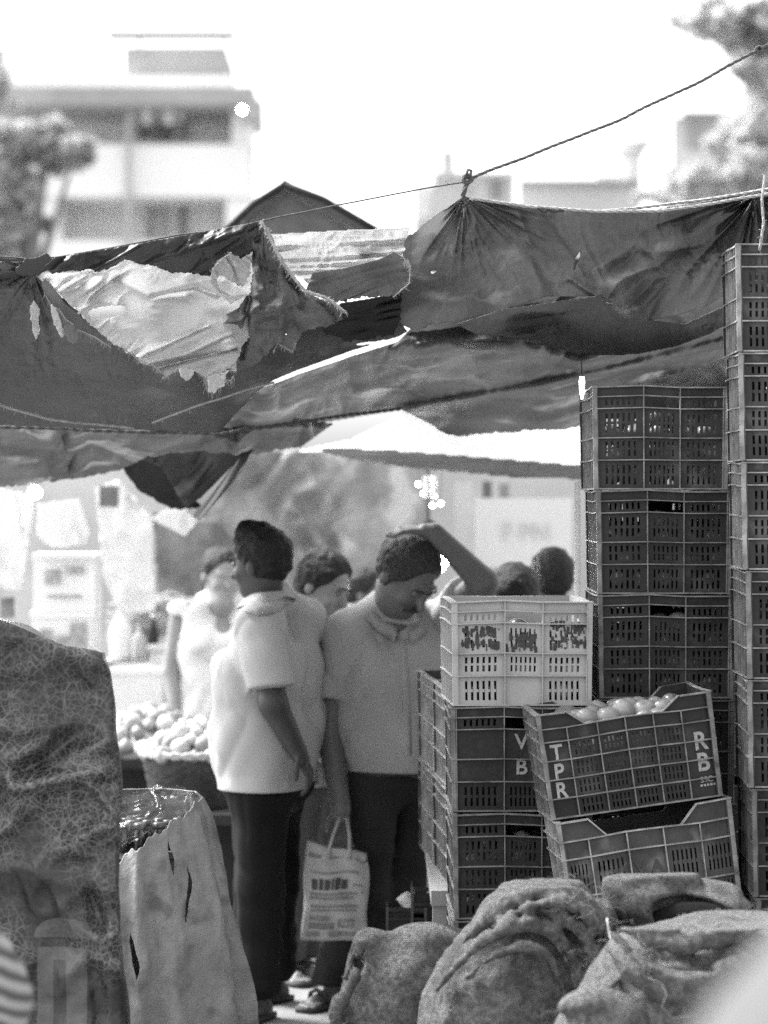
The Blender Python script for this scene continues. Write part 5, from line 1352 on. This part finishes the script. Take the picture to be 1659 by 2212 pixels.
t = empty('striped_sack', (p(-30,0).x, 4.9, 0), 'blurred striped sack close by in the lower left corner', 'sack')
link_mesh('sack_body', s.mesh('sack'), m, t, True)
MB().box(p(-80,0).x, p(0,0).x, 4.85, 4.95, 0, p(0,2440).z).build('filled_bottom', m, t, world=True)

# ================================================================ cloth covered table with wrapped jars
Dt = 7.9; ct = P(318, 0, Dt)
mt = mat('cover_cloth_worn', .23, .6, .3, 9, .5, 60, spec=.35, dirt=(.13, .55, 11))
n_t, n_z = 620, 360; V = []
outl = [(1700,97),(1725,118),(1760,132),(1800,142),(1850,154),(1900,166),(1950,176),(2000,186),(2080,200),(2150,210),(2212,218),(2330,224)]
oy = np.array([a[0] for a in outl]); ox = np.array([a[1] for a in outl])/(FPX/Dt)
ztop = P(0, 1712, Dt).z; 
tear = [(4.62, 1990, 2095, .055), (5.15, 1800, 1880, .045), (5.35, 1850, 1990, .02)]
for j in range(n_z+1):
    z = ztop*(1-j/n_z); ypx = HZ+(CAMZ-z)*FPX/Dt
    r = float(np.interp(ypx, oy, ox))
    for i in range(n_t):
        a = 2*math.pi*i/n_t; dn = min((1-z/ztop)*1.6+.08, 1)
        rr_ = r*(1+dn*(.11*math.sin(6*a+1.8*math.sin(2*a)+1.2*math.sin(z*4))+.05*math.sin(13*a+2+3*z+1.2*math.sin(4*a))))+.006*float(vnoise(a*9, z*6))
        V.append((ct.x+rr_*math.cos(a), Dt+rr_*math.sin(a)*.8, max(z, .004)))
V = np.array(V); V[:, 0] += .008*fbm(V[:, 0]*12, V[:, 1]*12, V[:, 2]*7, 3); V[:, 1] += .012*fbm(V[:, 0]*12+5, V[:, 1]*12, V[:, 2]*6, 3)
F = []
for j in range(n_z):
    z = ztop*(1-(j+.5)/n_z); ypx = HZ+(CAMZ-z)*FPX/Dt
    for i in range(n_t):
        a = 2*math.pi*(i+.5)/n_t; skip = False
        for ta, y0, y1, wd in tear:
            if y0 < ypx < y1 and abs(a-ta-.05*math.sin(ypx*.031)) < wd*(.85+.15*math.sin(ypx*.11))*math.sin(math.pi*(ypx-y0)/(y1-y0)): skip = True
        # front upper cut-away where the jars stand
        px = CX+(V[j*n_t+i][0])/V[j*n_t+i][1]*FPX
        if math.sin(a) < 0 and ypx < 1842-(px-258)*.66+5*math.sin(px*.13)+3*math.sin(px*.37): skip = True
        if not skip: F.append((j*n_t+i, (j+1)*n_t+i, (j+1)*n_t+(i+1) % n_t, j*n_t+(i+1) % n_t))
F = np.array(F); used = np.unique(F); rm = np.full(len(V), -1); rm[used] = np.arange(len(used)); F = rm[F]; V = relax(V[used], F, 3)
V -= np.array((ct.x, Dt, 0))
o = link_mesh('covered_table', npmesh('covered_table', V, np.array(F)), mt); o.location = (ct.x, Dt, 0)
md = o.modifiers.new('thick', 'SOLIDIFY'); md.thickness = .003
tag(o, 'worn pale cloth with two long tears draped to the ground over a small round table', 'table cover')
t = empty('small_table', (ct.x, Dt, 0), 'small round table hidden under the worn draped cloth', 'table')
MB().lathe([(.12, .0), (.12, .03), (.02, .05), (.02, .70), (.12, .73), (.12, .75)], n=24).build('pedestal', WOOD, t)
for o_ in t.children: pass
# jars in clear wrapping
GL = mat('jar_dark', .02, .15, .6, 12, .1, 30, spec=.6); LIDM = mat('jar_lid', .07, .3, .3, 20, 0, spec=.6)
tr = MB()
rr = random.Random(11); k = 0
zt0 = .751
for iy in range(3):
    for ix in range(5):
        x = -.115+ix*.052+(iy % 2)*.02; y = -.10+iy*.06
        if x*x+y*y > .13**2: continue
        t = empty('glass_jar', (ct.x+x, Dt+y, zt0), 'small dark jar with a shiny lid packed in clear wrapping on the covered table', 'jar', 'wrapped jars on the covered table', (rr.uniform(-.08, .08), rr.uniform(-.1, .1), 0))
        MB().lathe([(.019, 0), (.022, .006), (.022, .055), (.016, .066), (.016, .070)], n=16).build('jar_body', GL, t, True)
        MB().lathe([(.018, .068), (.018, .082), (.015, .085)], n=16).build('lid', LIDM, t, True)
pm = bpy.data.materials.new('clear_plastic'); pm.use_nodes = True; pp = pm.node_tree.nodes['Principled BSDF']
pp.inputs['Roughness'].default_value = .12; pp.inputs['Alpha'].default_value = .06; pp.inputs['Base Color'].default_value = (.15, .15, .15, 1); pp.inputs['Specular IOR Level'].default_value = .9
cloth('plastic_wrap', [(250,1735),(300,1705),(345,1698),(400,1700),(418,1722),(412,1752),(380,1775),(320,1800),(262,1832),(240,1820)],
      [(250,1735,7.78),(400,1700,7.80),(412,1752,7.72),(262,1832,7.70),(330,1760,7.71)], pm, 'crumpled clear wrapping over the jars on the covered table', 'plastic wrap', folds=[(-10, 22, 60, .02), (50, 24, 40, .016)], seed=31, step=1.6, thick=.0006, fine=.016, frayed=list(range(10)), fr=6)

# ================================================================ baskets, produce, goods at the back left
WICK = mat('wicker_dark', .05, .7, .5, 20, .8, 60, weave=30); WICKP = mat('wicker_pale', .58, .7, .25, 20, .6, 60, weave=30); RIM = mat('basket_rim', .38, .6, .1, 9, .2, 40)
def basket(x, ytop, D, r, h, m, label, zb=None, rim=RIM):
    p = P(x, ytop, D); t = empty('wicker_basket', (p.x, p.y, p.z-h), label, 'basket')
    mb = MB(); n = 72; rows_ = 12; v = []
    for j in range(rows_+1):
        for i in range(n):
            a = 2*math.pi*i/n; q = r*(.78+.22*j/rows_)+.006*math.cos(i*math.pi/2+j*math.pi)
            v.append((q*math.cos(a), q*math.sin(a), h*j/rows_))
    f = [(j*n+i, j*n+(i+1) % n, (j+1)*n+(i+1) % n, (j+1)*n+i) for j in range(rows_) for i in range(n)]+[tuple(range(n-1, -1, -1))]
    mb.add(v, f); o = mb.build('basket_body', m, t, True); md = o.modifiers.new('thick', 'SOLIDIFY'); md.thickness = .008
    mb = MB()
    for s_ in range(2): mb.tube([Vector((r*1.01*math.cos(2*math.pi*k/60), r*1.01*math.sin(2*math.pi*k/60), h+.008*math.sin(k*1.3+s_*math.pi))) for k in range(61)], .010, 8)
    mb.build('rim', rim, t, True)
    return t
ONM = [mat('onion_pale_%d' % i, c, .4, .2, 14, .1, 30, spec=.4) for i, c in enumerate((.22, .34, .46))]
def heap(x, y, D, r, z0, n, label, group, me=ONI, ms=ONM, cat='onion', hgt=.12, s=1.1, seed=0, name=None):
    rr = random.Random(seed); c = P(x, y, D); lab = label; pl = []
    k = 0; tries = 0
    while k < n and tries < 6000:
        tries += 1
        a = rr.uniform(0, 2*math.pi); q = r*math.sqrt(rr.random()); z = z0+hgt*(1-(q/r)**2)
        pz = Vector((c.x+q*math.cos(a), c.y+q*math.sin(a), z))
        if any((pz-o_).length < .05*s for o_ in pl): continue
        pl.append(pz); k += 1
        fruit(me, rr.choice(ms), pz, lab, cat, group, s*rr.uniform(.7, 1.2), name)
    mb = MB().lathe([(r*.98, z0-.06), (r*.98, z0-.01)]+[(r*math.sqrt(1-v_), z0-.022+hgt*v_) for v_ in (.2, .4, .6, .8, .95)], (c.x, c.y, 0), 24)
    o = mb.build('produce_heap', ms[0], None, True); tag(o, 'mass of produce under the top layer, '+label[-60:], 'produce', None, 'stuff')
# table counters under the goods
CNT = mat('counter_dark', .03, .8, .4, 3, .4, 20); CNTW = mat('counter_white', .40, .7, .1, 3, .2, 20)
def counter(x0, x1, D, y, dep, m, label, top=None):
    a, b = P(x0, y, D), P(x1, y, D); t = empty('stall_counter', ((a.x+b.x)/2, D+dep/2, 0), label, 'counter')
    MB().box(a.x, b.x, D, D+dep, a.z-.04, a.z).build('counter_top', top or m, t, world=True)
    for sx in (a.x+.03, b.x-.08):
        for sy in (D+.03, D+dep-.08): MB().box(sx, sx+.05, sy, sy+.05, 0, a.z-.041).build('leg', m, t, world=True)
    MB().box(a.x+.1, b.x-.1, D+dep*.45, D+dep*.45+.02, .02, a.z-.042).build('skirt', m, t, world=True)
    return a.z
# low stool and basket behind the left man
zc = counter(300, 560, 10.25, 1760, .62, CNT, 'dark low stand carrying the wicker basket of onions')
bk = basket(420, 1624, 10.55, .205, P(0,1624,10.55).z-zc-.001, WICK, 'dark wicker basket with a pale rim, heaped with pale onions')
heap(420, 0, 10.55, .19, P(0,1624,10.55).z-.005, 60, 'pale onion heaped in the dark wicker basket', 'onions in the dark wicker basket', hgt=.10, seed=1)
zc = counter(150, 500, 11.6, 1640, .9, CNT, 'dark stall counter under the pale onion heap and white boxes')
heap(330, 0, 11.9, .27, zc+.02, 80, 'pale onion in the loose heap on the dark stall counter', 'onions heaped on the counter', hgt=.16, seed=2, s=1.2)
heap(452, 0, 11.75, .12, zc+.02, 26, 'pale onion in the small heap at the end of the dark counter', 'onions in the small end heap', hgt=.14, seed=3, s=1.15)
def wbox(x0, x1, y0, y1, D, dep, m, label, lid=True):
    a, b = P(x0, y1, D), P(x1, y0, D); t = empty('white_box', ((a.x+b.x)/2, D+dep/2, a.z), label, 'box')
    MB().box(a.x, b.x, D, D+dep, a.z, b.z-.03).build('box_body', m, t, world=True)
    MB().box(a.x-.008, b.x+.008, D-.008, D+dep+.008, b.z-.029, b.z).build('lid', m, t, world=True)
    return t
WHT = mat('white_paint', .68, .6, .06, 4, .1, 20)
zt_ = P(0, 1550, 12.9).z
counter(60, 480, 12.9, 1555, .8, CNTW, 'white counter at the back left behind the onion heaps')
wbox(235, 350, 1445, 1554, 12.95, .4, WHT, 'white lidded box on the white counter behind the onions')
bk2 = basket(398, 1400, 13.3, .17, P(0,1400,13.3).z-P(0,1555,12.9).z-.002, WICKP, 'pale wicker basket on the white counter behind the vested person')
wbox(68, 200, 1322, 1554, 13.1, .35, WHT, 'tall white carton on the white counter, lower of the pair')
PRT = mat('carton_print', .30, .8, .4, 20, 0)
for (x0, x1, y0, y1) in ((85,110,1360,1400),(118,150,1375,1392),(92,140,1430,1442),(150,185,1345,1420),(95,130,1230,1262),(140,180,1222,1240),(100,175,1285,1292)):
    a, b = P(x0, y1, 13.05), P(x1, y0, 13.05); o = MB().box(a.x, b.x, 13.085, 13.088, a.z, b.z).build('printed_patch', PRT, bpy.data.objects['white_box.001'], world=True)
wbox(72, 205, 1196, 1321, 13.12, .33, WHT, 'white carton standing on top of the tall white carton')
# jugs and a dark bottle
def jug(x, yb, D, h, r, m, label):
    p = P(x, yb, D); t = empty('jug', p, label, 'jug')
    MB().lathe([(r*.9, 0), (r, .02), (r, h*.6), (r*.45, h*.82), (r*.3, h*.86), (r*.3, h*.93)], n=20).build('jug_body', m, t, True)
    MB().lathe([(r*.36, h*.931), (r*.36, h), (r*.3, h+.004)], n=16).build('cap', WHT, t, True)
sh = empty('wall_shelf', P(290, 1425, 13.6), 'bowed grey shelf behind the white box', 'shelf')
a, b = P(225, 1425, 13.6), P(340, 1425, 13.6)
MB().box(a.x, b.x, 13.5, 13.8, a.z-.05, a.z).build('board', mat('shelf_grey', .3, .7, .2, 5, .2, 20), sh, world=True)
for q in (a.x+.02, b.x-.05): MB().box(q, q+.03, 13.52, 13.78, 0, a.z-.051).build('leg', CNT, sh, world=True)
jug(262, 1424, 13.62, .26, .055, WHT, 'white jug on the bowed grey shelf'); jug(330, 1424, 13.62, .22, .03, CNT, 'dark bottle beside the white jug on the shelf')
jug(300, 1424, 13.7, .17, .035, WHT, 'small white bottle between the jug and the dark bottle')
# straw bundle
STRAW = mat('straw_pale', .42, .8, .4, 30, .3, 60)
mb = MB(); rr = random.Random(4)
for k in range(150):
    a = P(rr.uniform(225, 320), rr.uniform(1300, 1400), 13.75+rr.uniform(-.05, .05)); b = P(rr.uniform(380, 470), rr.uniform(1290, 1350), 13.7+rr.uniform(-.05, .05)); c = a.lerp(b, .5)+Vector((0, 0, rr.uniform(-.02, .06)))
    mb.tube([a, c, b], [.002, .004, .001], 4)
tag(mb.build('straw_bundle', STRAW), 'bundle of pale straw brooms lying across the back stall', 'straw bundle')
EMB = mat('bulb_small', .9, .3, 0, 3, 0, emit=7)
# hanging white bags and cartons' companions
PLB = mat('plastic_bag_white', .68, .4, .1, 6, .3, 20, trans=.4)
def hangbag(poly, D, label, m=PLB, dk=None):
    return cloth('plastic_bag', poly, [(poly[0][0], poly[0][1], D), (poly[1][0], poly[1][1], D-.02), (poly[2][0], poly[2][1], D), (poly[-1][0], poly[-1][1], D)], m, label, 'plastic bag', folds=[(85, 26, 110, .03), (20, 30, 60, .02)], step=4, seed=D)
hangbag([(78,1090),(170,1078),(195,1150),(185,1180),(110,1185),(82,1160)], 12.7, 'translucent white bag hanging next to the bright lamp')
hangbag([(-30,1050),(72,1070),(70,1120),(48,1280),(10,1275),(-30,1240)], 12.5, 'white sheet bag hanging at the far left edge under the awning')
hangbag([(205,1055),(255,1035),(330,1120),(335,1320),(260,1330),(225,1250)], 12.9, 'long white cloth hanging beside the stacked cartons')
hangbag([(325,1120),(360,1100),(420,1085),(440,1110),(400,1160),(350,1135)], 11.6, 'white scrap of cloth caught under the black cloth corner')
hangbag([(915,1030),(945,1030),(940,1080),(915,1075)], 11.8, 'small white bag hanging by the curtain edge', PLB)
for k, (x_, y_) in enumerate(((903,1046),(915,1066),(938,1072),(934,1092),(952,1088),(922,1040))):
    p_ = P(x_, y_, 12.0); t = empty('small_lamp', p_, 'small bright bulb in the cluster hanging above the raised arm', 'lamp', 'small lit bulbs above the raised arm')
    MB().sphere((0, 0, 0), .009, 12, 8).build('bulb', EMB, t, True); MB().tube([(0, 0, .008), (.002, 0, .10+.01*k)], .0015, 5).build('cord', CNT, t)
# lit lamps, and one glowing ball added for a far glint
def bulb(x, y, D, r, e, label):
    p = P(x, y, D); t = empty('lamp_or_glint', p, label, 'lamp')
    MB().sphere((0, 0, 0), r, 20, 14).build('bulb', mat('bulb_%d' % x, .9, .3, 0, 3, 0, emit=e), t, True)
    MB().lathe([(r*.45, r*.85), (r*.45, r*1.5), (r*.2, r*1.7)], n=16).build('socket', CNT, t)
    MB().tube([(0, 0, r*1.6), (0, .02, .45)], .003, 6).build('cord', CNT, t)
bulb(75, 1064, 11.9, .028, 110, 'glowing bulb under the awning skirt at the left')
bulb(925, 1200, 11.4, .088, 14, 'large round lit globe partly hidden by the bowed head')
bulb(523, 237, 70, .05, 400, 'glowing ball added for a bright glint of sky at the apartment building corner')  # no lamp here: a glowing ball added for a glint of sky
# back walls of the stalls
def panel(x0, x1, y0, y1, D, m, label, name='board', cat='board', dep=.03, ground=True):
    a, b = P(x0, y1, D), P(x1, y0, D)
    zb = 0 if ground else a.z
    o = MB().box(a.x, b.x, D, D+dep, zb, b.z).build(name, m); return tag(o, label, cat)
panel(-260, 470, 1010, 0, 15.5, mat('wall_bright', .5, .8, .22, 1.6, .2, 10), 'whitewashed wall behind the left stalls', 'stall_wall', 'wall')
panel(470, 930, 1000, 0, 15.6, mat('wall_grey', .2, .8, .3, 1.6, .2, 10), 'grey wall behind the mottled curtain', 'stall_wall', 'wall')
panel(930, 2000, 960, 0, 15.5, mat('wall_pale', .42, .8, .10, 1.6, .2, 10), 'pale wall behind the white poster at the right', 'stall_wall', 'wall')
t = empty('poster', P(1132, 1225, 14.6), 'large white poster with faint grey lettering behind the two dark heads', 'poster')
a, b = P(1028, 1225, 14.6), P(1236, 1076, 14.6); MB().box(a.x, b.x, 14.6, 14.62, a.z, b.z).build('sheet', mat('poster_white', .62, .7, .03, 3, 0), t, world=True)
q = lettering('F PN', .13, t, mat('faint_ink', .52, .8, .1, 9, 0), P(1135, 1150, 14.59)-t.location, .02)
for x0, x1, y0, y1, c, lab in ((1042,1062,1040,1080,.12,'dark vertical slot above the white poster, left one'),(1078,1100,1045,1078,.22,'dark wedge above the white poster, right one'),(985,1022,1040,1200,.5,'grey vertical strip left of the white poster')):
    a, b = P(x0, y1, 15.2), P(x1, y0, 15.2); o = MB().box(a.x, b.x, 15.2, 15.22, a.z, b.z).build('shutter', mat('shutter%d' % x0, c, .8, .1, 3, 0)); tag(o, lab, 'shutter')
for x0, x1, y0, y1, c, lab in ((215,255,1050,1095,.10,'small dark picture hanging beside the long white cloth'),(0,30,1290,1335,.2,'grey tin at the far left behind the wrapped stack')):
    a, b = P(x0, y1, 12.6), P(x1, y0, 12.6); o = MB().box(a.x, b.x, 12.6, 12.62, a.z, b.z).build('picture_board', mat('pic%d' % x0, c, .8, .4, 12, 0)); tag(o, lab, 'board')
# crates and bundle on the ground beside the man
for k, (x, yb, w_, hh, lab) in enumerate(((878, 2052, .13, .135, 'small broken dark crate on the ground beside the men, left one'), (925, 2052, .11, .20, 'small dark crate standing upright beside the pale trestle leg'))):
    p_ = P(x, yb, 8.75); t = empty('small_crate', (p_.x, 8.75, p_.z), lab, 'crate', 'small crates beside the trestle')
    crate_ = MB()
    for z0, z1 in ((0, .012), (hh*.35, hh*.42), (hh*.7, hh*.76), (hh-.012, hh)):
        crate_.box(-w_/2, w_/2, 0, .006, z0, z1); crate_.box(-w_/2, -w_/2+.006, .0065, .16, z0, z1); crate_.box(w_/2-.006, w_/2, .0065, .16, z0, z1)
    crate_.box(-w_/2+.006, w_/2-.006, .007, .154, 0, .004)
    crate_.box(-w_/2+.008, w_/2-.008, .010, .014, .005, hh-.02)
    crate_.build('frame', PC[1], t); mb = MB()
    for q in (-w_/2, w_/2-.006): mb.box(q-.001, q+.007, -.001, .007, -.001, hh+.001)
    mb.build('posts', PC[3], t)
zb = P(0, 2052, 8.75).z
o = MB().box(.05, .20, 8.70, 9.0, 0, zb-.002).build('wooden_block', WOOD); tag(o, 'block on which the two small crates stand', 'block')
s = SDF(V3(P(840,2000,8.6)), V3(P(940,1900,9.1)), .006); s.ell(P(890,1950,8.85), (.055, .06, .032), [[.93,0,.37],[0,1,0],[-.37,0,.93]], k=.02); s.disp(lambda x, y, z: .008*ridge(x*40, y*20, z*30, 2))
o = link_mesh('folded_cloth', s.mesh('folded_cloth'), RAGL); tag(o, 'small folded pale cloth on top of the small crates', 'cloth')

# ================================================================ buildings and trees beyond
BW = mat('facade_white', .78, .85, .08, .4, 0); BS = mat('facade_shade', .42, .85, .12, .4, 0); BD = mat('facade_dark', .22, .8, .3, .5, 0); BG = mat('facade_grey', .36, .8, .2, .5, 0)
def bpart(name, t, D, x0, x1, y0, y1, d0, d1, m):
    a, b = P(x0, y1, D+d0), P(x1, y0, D+d0)
    return MB().box(a.x, b.x, D+d0, D+d1, a.z, b.z).build(name, m, t, world=True)
D = 80
t = empty('apartment_building', (P(270,0,D).x, D, 0), 'pale apartment building with deep balconies and a flat canopy on its roof', 'building')
a, b = P(-260, 0, D), P(548, 150, D)
MB().box(a.x, P(535,0,D).x, D+2.2, D+5, 0, P(0,226,D-1.2).z-.01).build('wall', BW, t, world=True)
bpart('roof_slab', t, D, -280, 548, 186, 226, -1.2, 5.3, BG)
bpart('roof_parapet', t, D, -270, 500, 164, 196, 1.0, 1.25, BW)
bpart('balcony_parapet', t, D, 78, 540, 312, 400, -.4, -.15, BW); bpart('balcony_slab', t, D, 78, 545, 400, 424, -.5, 2.19, BW)
bpart('lower_balcony_parapet', t, D, 78, 545, 520, 640, -.4, -.15, BW); bpart('lower_balcony_slab', t, D, 78, 545, 641, 670, -.5, 2.19, BW)
bpart('side_pier', t, D, 78, 128, 425, 519.5, -.3, 2.19, BW); bpart('side_pier', t, D, 488, 540, 425, 519.5, -.3, 2.19, BW); bpart('side_pier', t, D, 500, 542, 227, 311, -.3, 2.19, BW)
bpart('drain_pipe', t, D, 272, 282, 227, 700, -.75, -.55, BG)
for x0, x1, y0, y1, m in ((318,332,430,515,BG),(352,358,430,515,BG),(388,402,428,515,BD),(128,134,430,510,BG),(300,322,236,300,BD),(335,372,270,304,BD),(390,408,262,304,BG)):
    f = bpart('window', t, D, x0, x1, y0, y1, 2.0, 2.19, m); bpart('window_sill', f, D, x0, x1, y1, y1+3, 1.9, 2.18, BW).matrix_parent_inverse = Matrix.Translation(-t.location)
bpart('window', t, D, 5, 80, 224, 262, 1.9, 2.19, WHT)  # white panel: bright sky seen through the window, put in as colour
# roof house and its canopy
bpart('roof_house', t, D, 268, 488, 100, 215, 4.1, 9, BG); bpart('roof_house_base', t, D, 258, 495, 166, 215, 3.7, 4.0, BW)
bpart('roof_canopy', t, D, 228, 508, 68, 74, 3.9, 4.9, mat('canopy_edge', .03, .8, .2, 1, 0))
for x in (300, 480): bpart('canopy_post', t, D, x, x+4, 75, 99.5, 4.3, 4.5, BW)
for k in range(14): 
    bpart('roof_railing_post', t, D, -60+k*22, -58+k*22, 138, 149.5, .9, 1.05, BG)
bpart('roof_railing', t, D, -70, 245, 134, 137.5, .9, 1.05, BG)
bpart('side_awning', t, D, 530, 566, 216, 258, -1.4, -.3, BG)
for k in range(5): bpart('hanging_laundry', t, D, 285+k*24, 300+k*24, 228, 262+6*(k % 2), -.2, -.15, [BS, BW, BG, BW, BS][k])
# peaked roof just beyond the stalls
D = 10.6
t = empty('gable_roof', (P(655,0,D).x, D, 0), 'dark peaked roof of a small stall rising behind the left tarpaulin', 'stall')
RFM = mat('roof_dark', .07, .6, .4, 8, .4, 40, dirt=(.2, .55, 6)); pk = P(615, 388, D); l = P(480, 505, D); r_ = P(870, 530, D)
pl = P(548, 440, D); pr = P(698, 430, D)
mb = MB()
for (a, b) in ((pk, l), (pk, r_)):
    mb.add([a, b, b+Vector((0, 1.6, .04)), a+Vector((0, 1.6, .04)), a-Vector((0, 0, .03)), b-Vector((0, 0, .03)), b+Vector((0, 1.6, .01)), a+Vector((0, 1.6, .01))], [(0,1,2,3),(7,6,5,4),(0,4,5,1),(1,5,6,2),(2,6,7,3),(3,7,4,0)])
mb.build('roof_sheet', RFM, t, world=True)
MB().add([pk+Vector((0,.03,-.045)), l+Vector((.04,.03,-.045)), r_+Vector((-.04,.03,-.045)), pk+Vector((0,.06,-.045)), l+Vector((.04,.06,-.045)), r_+Vector((-.04,.06,-.045))], [(0,1,2),(5,4,3),(0,3,4,1),(1,4,5,2),(2,5,3,0)]).build('gable_cloth', mat('gable_mid', .16, .8, .4, 6, .3, 20, trans=.3), t, world=True)
MB().tube([pk+Vector((0,-.01,-.02)), pl, l], .012, 8).build('edge_pole', CNT, t, True, True); MB().tube([pk+Vector((0,-.01,-.02)), pr, r_], .012, 8).build('edge_pole', CNT, t, True, True)
bz = P(0, 560, D+.5).z; xa, xb = P(-160, 0, D).x, P(1800, 0, D).x
MB().box(xa, xb, D+.45, D+.53, bz-.05, bz).build('beam', CNT, t, world=True)
for q in (l, r_): MB().box(q.x-.02, q.x+.02, D+.46, D+.52, bz+.0005, q.z-.03).build('strut', CNT, t, world=True)
for q in (Vector((xa+.05, D+.39, 0)), Vector((xb-.05, D+.39, 0))): MB().tube([(q.x, q.y+.1, 0), (q.x, q.y+.1, bz-.051)], .02, 8).build('post', CNT, t, True, True)
# far buildings on the right
FB = mat('far_wall', .42, .85, .1, .3, 0); FB2 = mat('far_wall_light', .56, .85, .1, .3, 0)
D = 120
t = empty('far_house', (P(1000,0,D).x, D, 0), 'distant flat-roofed house with a square chimney tower', 'building')
MB().box(P(935,0,D).x, P(1112,0,D).x, D, D+12, 0, P(0,372,D).z).build('wall', FB, t, world=True)
MB().box(P(955,0,D).x, P(985,0,D).x, D+2, D+4, P(0,372,D).z, P(0,318,D).z).build('chimney', FB, t, world=True)
MB().box(P(958,0,D).x, P(978,0,D).x, D+2.2, D+3.8, P(0,317.5,D).z, P(0,308,D).z).build('chimney_cap', FB, t, world=True)
bpart('window', t, D, 1060, 1086, 388, 430, -.1, -.01, BD); bpart('window', t, D, 1008, 1018, 400, 425, -.1, -.01, BG); bpart('roof_edge', t, D, 930, 1118, 370, 376, -.6, -.11, FB2)
bpart('annex', t, D, 895, 934, 400, 470, .2, 8, FB2)
D = 135
t = empty('far_hall', (P(1250,0,D).x, D, 0), 'long low distant building stepping up to a small turret', 'building')
MB().box(P(1120,0,D).x, P(1460,0,D).x, D, D+15, 0, P(0,393,D).z).build('wall', FB2, t, world=True)
MB().box(P(1120,0,D).x, P(1400,0,D).x, D-.6, D-.01, P(0,396,D).z, P(0,390,D).z).build('roof_edge', FB, t, world=True)
MB().box(P(1290,0,D).x, P(1345,0,D).x, D+1, D+6, P(0,392,D).z, P(0,372,D).z).build('roof_room', FB2, t, world=True)
MB().lathe([(1.0, 0), (1.0, 1.8), (1.3, 1.85), (1.25, 2.3), (.4, 2.7)], P(1392, 392, D)+Vector((0, 3, 0)), 16).build('turret', FB, t, world=True)
bpart('window', t, D, 1385, 1400, 410, 430, -.1, -.01, BG)
D = 100
t = empty('far_corner_house', (P(1520,0,D).x, D, 0), 'distant pale house with a dark eave line under the tree on the right', 'building')
MB().box(P(1452,0,D).x, P(1630,0,D).x, D, D+12, 0, P(0,252,D).z).build('wall', FB2, t, world=True)
MB().box(P(1470,0,D).x, P(1640,0,D).x, D-.9, D-.01, P(0,256,D).z, P(0,248,D).z).build('roof_edge', BG, t, world=True)
bpart('window', t, D, 1484, 1520, 272, 320, -.1, -.01, BG); bpart('window', t, D, 1545, 1562, 290, 330, -.1, -.01, BS)
# trees
def leafmat(n, c): return mat(n, c, .7, .4, 2, 0, trans=.35)
def tree(x, D, blobs, leaf, n, label, cat='tree', ls=.10, m=None, seed=0, trunkx=None):
    """blobs: (x, y, rx, ry) clumps of the crown in view units"""
    rr = random.Random(seed); p0 = P(trunkx or x, 0, D); t = empty('leafy_tree', (p0.x, D, 0), label, cat)
    cs = [(P(bx_, by, D), rx/FPX*D, ry/FPX*D) for bx_, by, rx, ry in blobs]
    mb = MB(); base = Vector((p0.x, D, 0)); hi = max(c[0].z for c in cs); mid = Vector((p0.x+.2, D, min(c[0].z for c in cs)*.8))
    mb.tube([base, base.lerp(mid, .5)+Vector((.1, .1, 0)), mid], [.28, .2, .15], 10)
    for c, a, b in cs: mb.tube([mid, mid.lerp(c, .5)+Vector((rr.uniform(-.2, .2), rr.uniform(-.2, .2), .2)), c], [.12, .07, .025], 6)
    mb.build('trunk', WOOD, t, True, True)
    mb = MB()
    sub_ = []
    for c, a, b in cs:
        for j in range(15):
            q = Vector((rr.gauss(0, .5), rr.gauss(0, .5), rr.gauss(0, .5))); sub_.append((c+Vector((q.x*a, q.y*a, q.z*b)), a*rr.uniform(.12, .42), b*rr.uniform(.12, .38)))
    for k in range(n):
        c, a, b = rr.choice(sub_)
        q = Vector((rr.gauss(0, .55), rr.gauss(0, .55), rr.gauss(0, .55)))
        o_ = c+Vector((q.x*a, q.y*(a+b)/2, q.z*b)); u = Vector((rr.gauss(0, 1), rr.gauss(0, 1), rr.gauss(0, 1))).normalized(); v = u.cross(Vector((rr.gauss(0, 1), rr.gauss(0, 1), rr.gauss(0, 1)))).normalized(); s_ = ls*rr.uniform(.6, 1.4)
        mb.add([o_-u*s_, o_+v*s_*.5, o_+u*s_, o_-v*s_*.5], [(0, 1, 2, 3)])
    mb.build('crown', m, t, world=True)
LF = leafmat('leaves_dark', .44); LF2 = leafmat('leaves_grey', .58)
tree(40, 55, [(-20,330,70,60),(30,300,60,40),(110,315,60,38),(160,340,36,26),(10,420,66,70),(-30,500,80,80),(50,400,36,60),(30,490,46,60)], LF, 11000, 'dense dark tree in front of the left part of the apartment building', ls=.17, m=LF, seed=1, trunkx=0)
tree(-20, 60, [(-30,120,40,60),(-10,190,36,40)], LF, 1800, 'thin top of a tree at the far upper left edge', ls=.11, m=LF2, seed=6, trunkx=-60)
tree(1640, 48, [(1600,40,70,50),(1660,60,80,80),(1640,150,60,70),(1690,230,80,90),(1640,300,60,70),(1600,340,60,60),(1560,370,60,50),(1660,400,80,60),(1540,20,40,30),(1700,120,70,80),(1520,400,50,30)], LF2, 12000, 'tall pale leafy tree rising behind the houses on the right', ls=.15, m=LF2, seed=2, trunkx=1700)
tree(1480, 70, [(1490,400,50,36),(1440,420,50,26),(1560,410,60,50)], LF2, 5000, 'low hazy tree in front of the far corner house', ls=.13, m=LF2, seed=3, trunkx=1500)
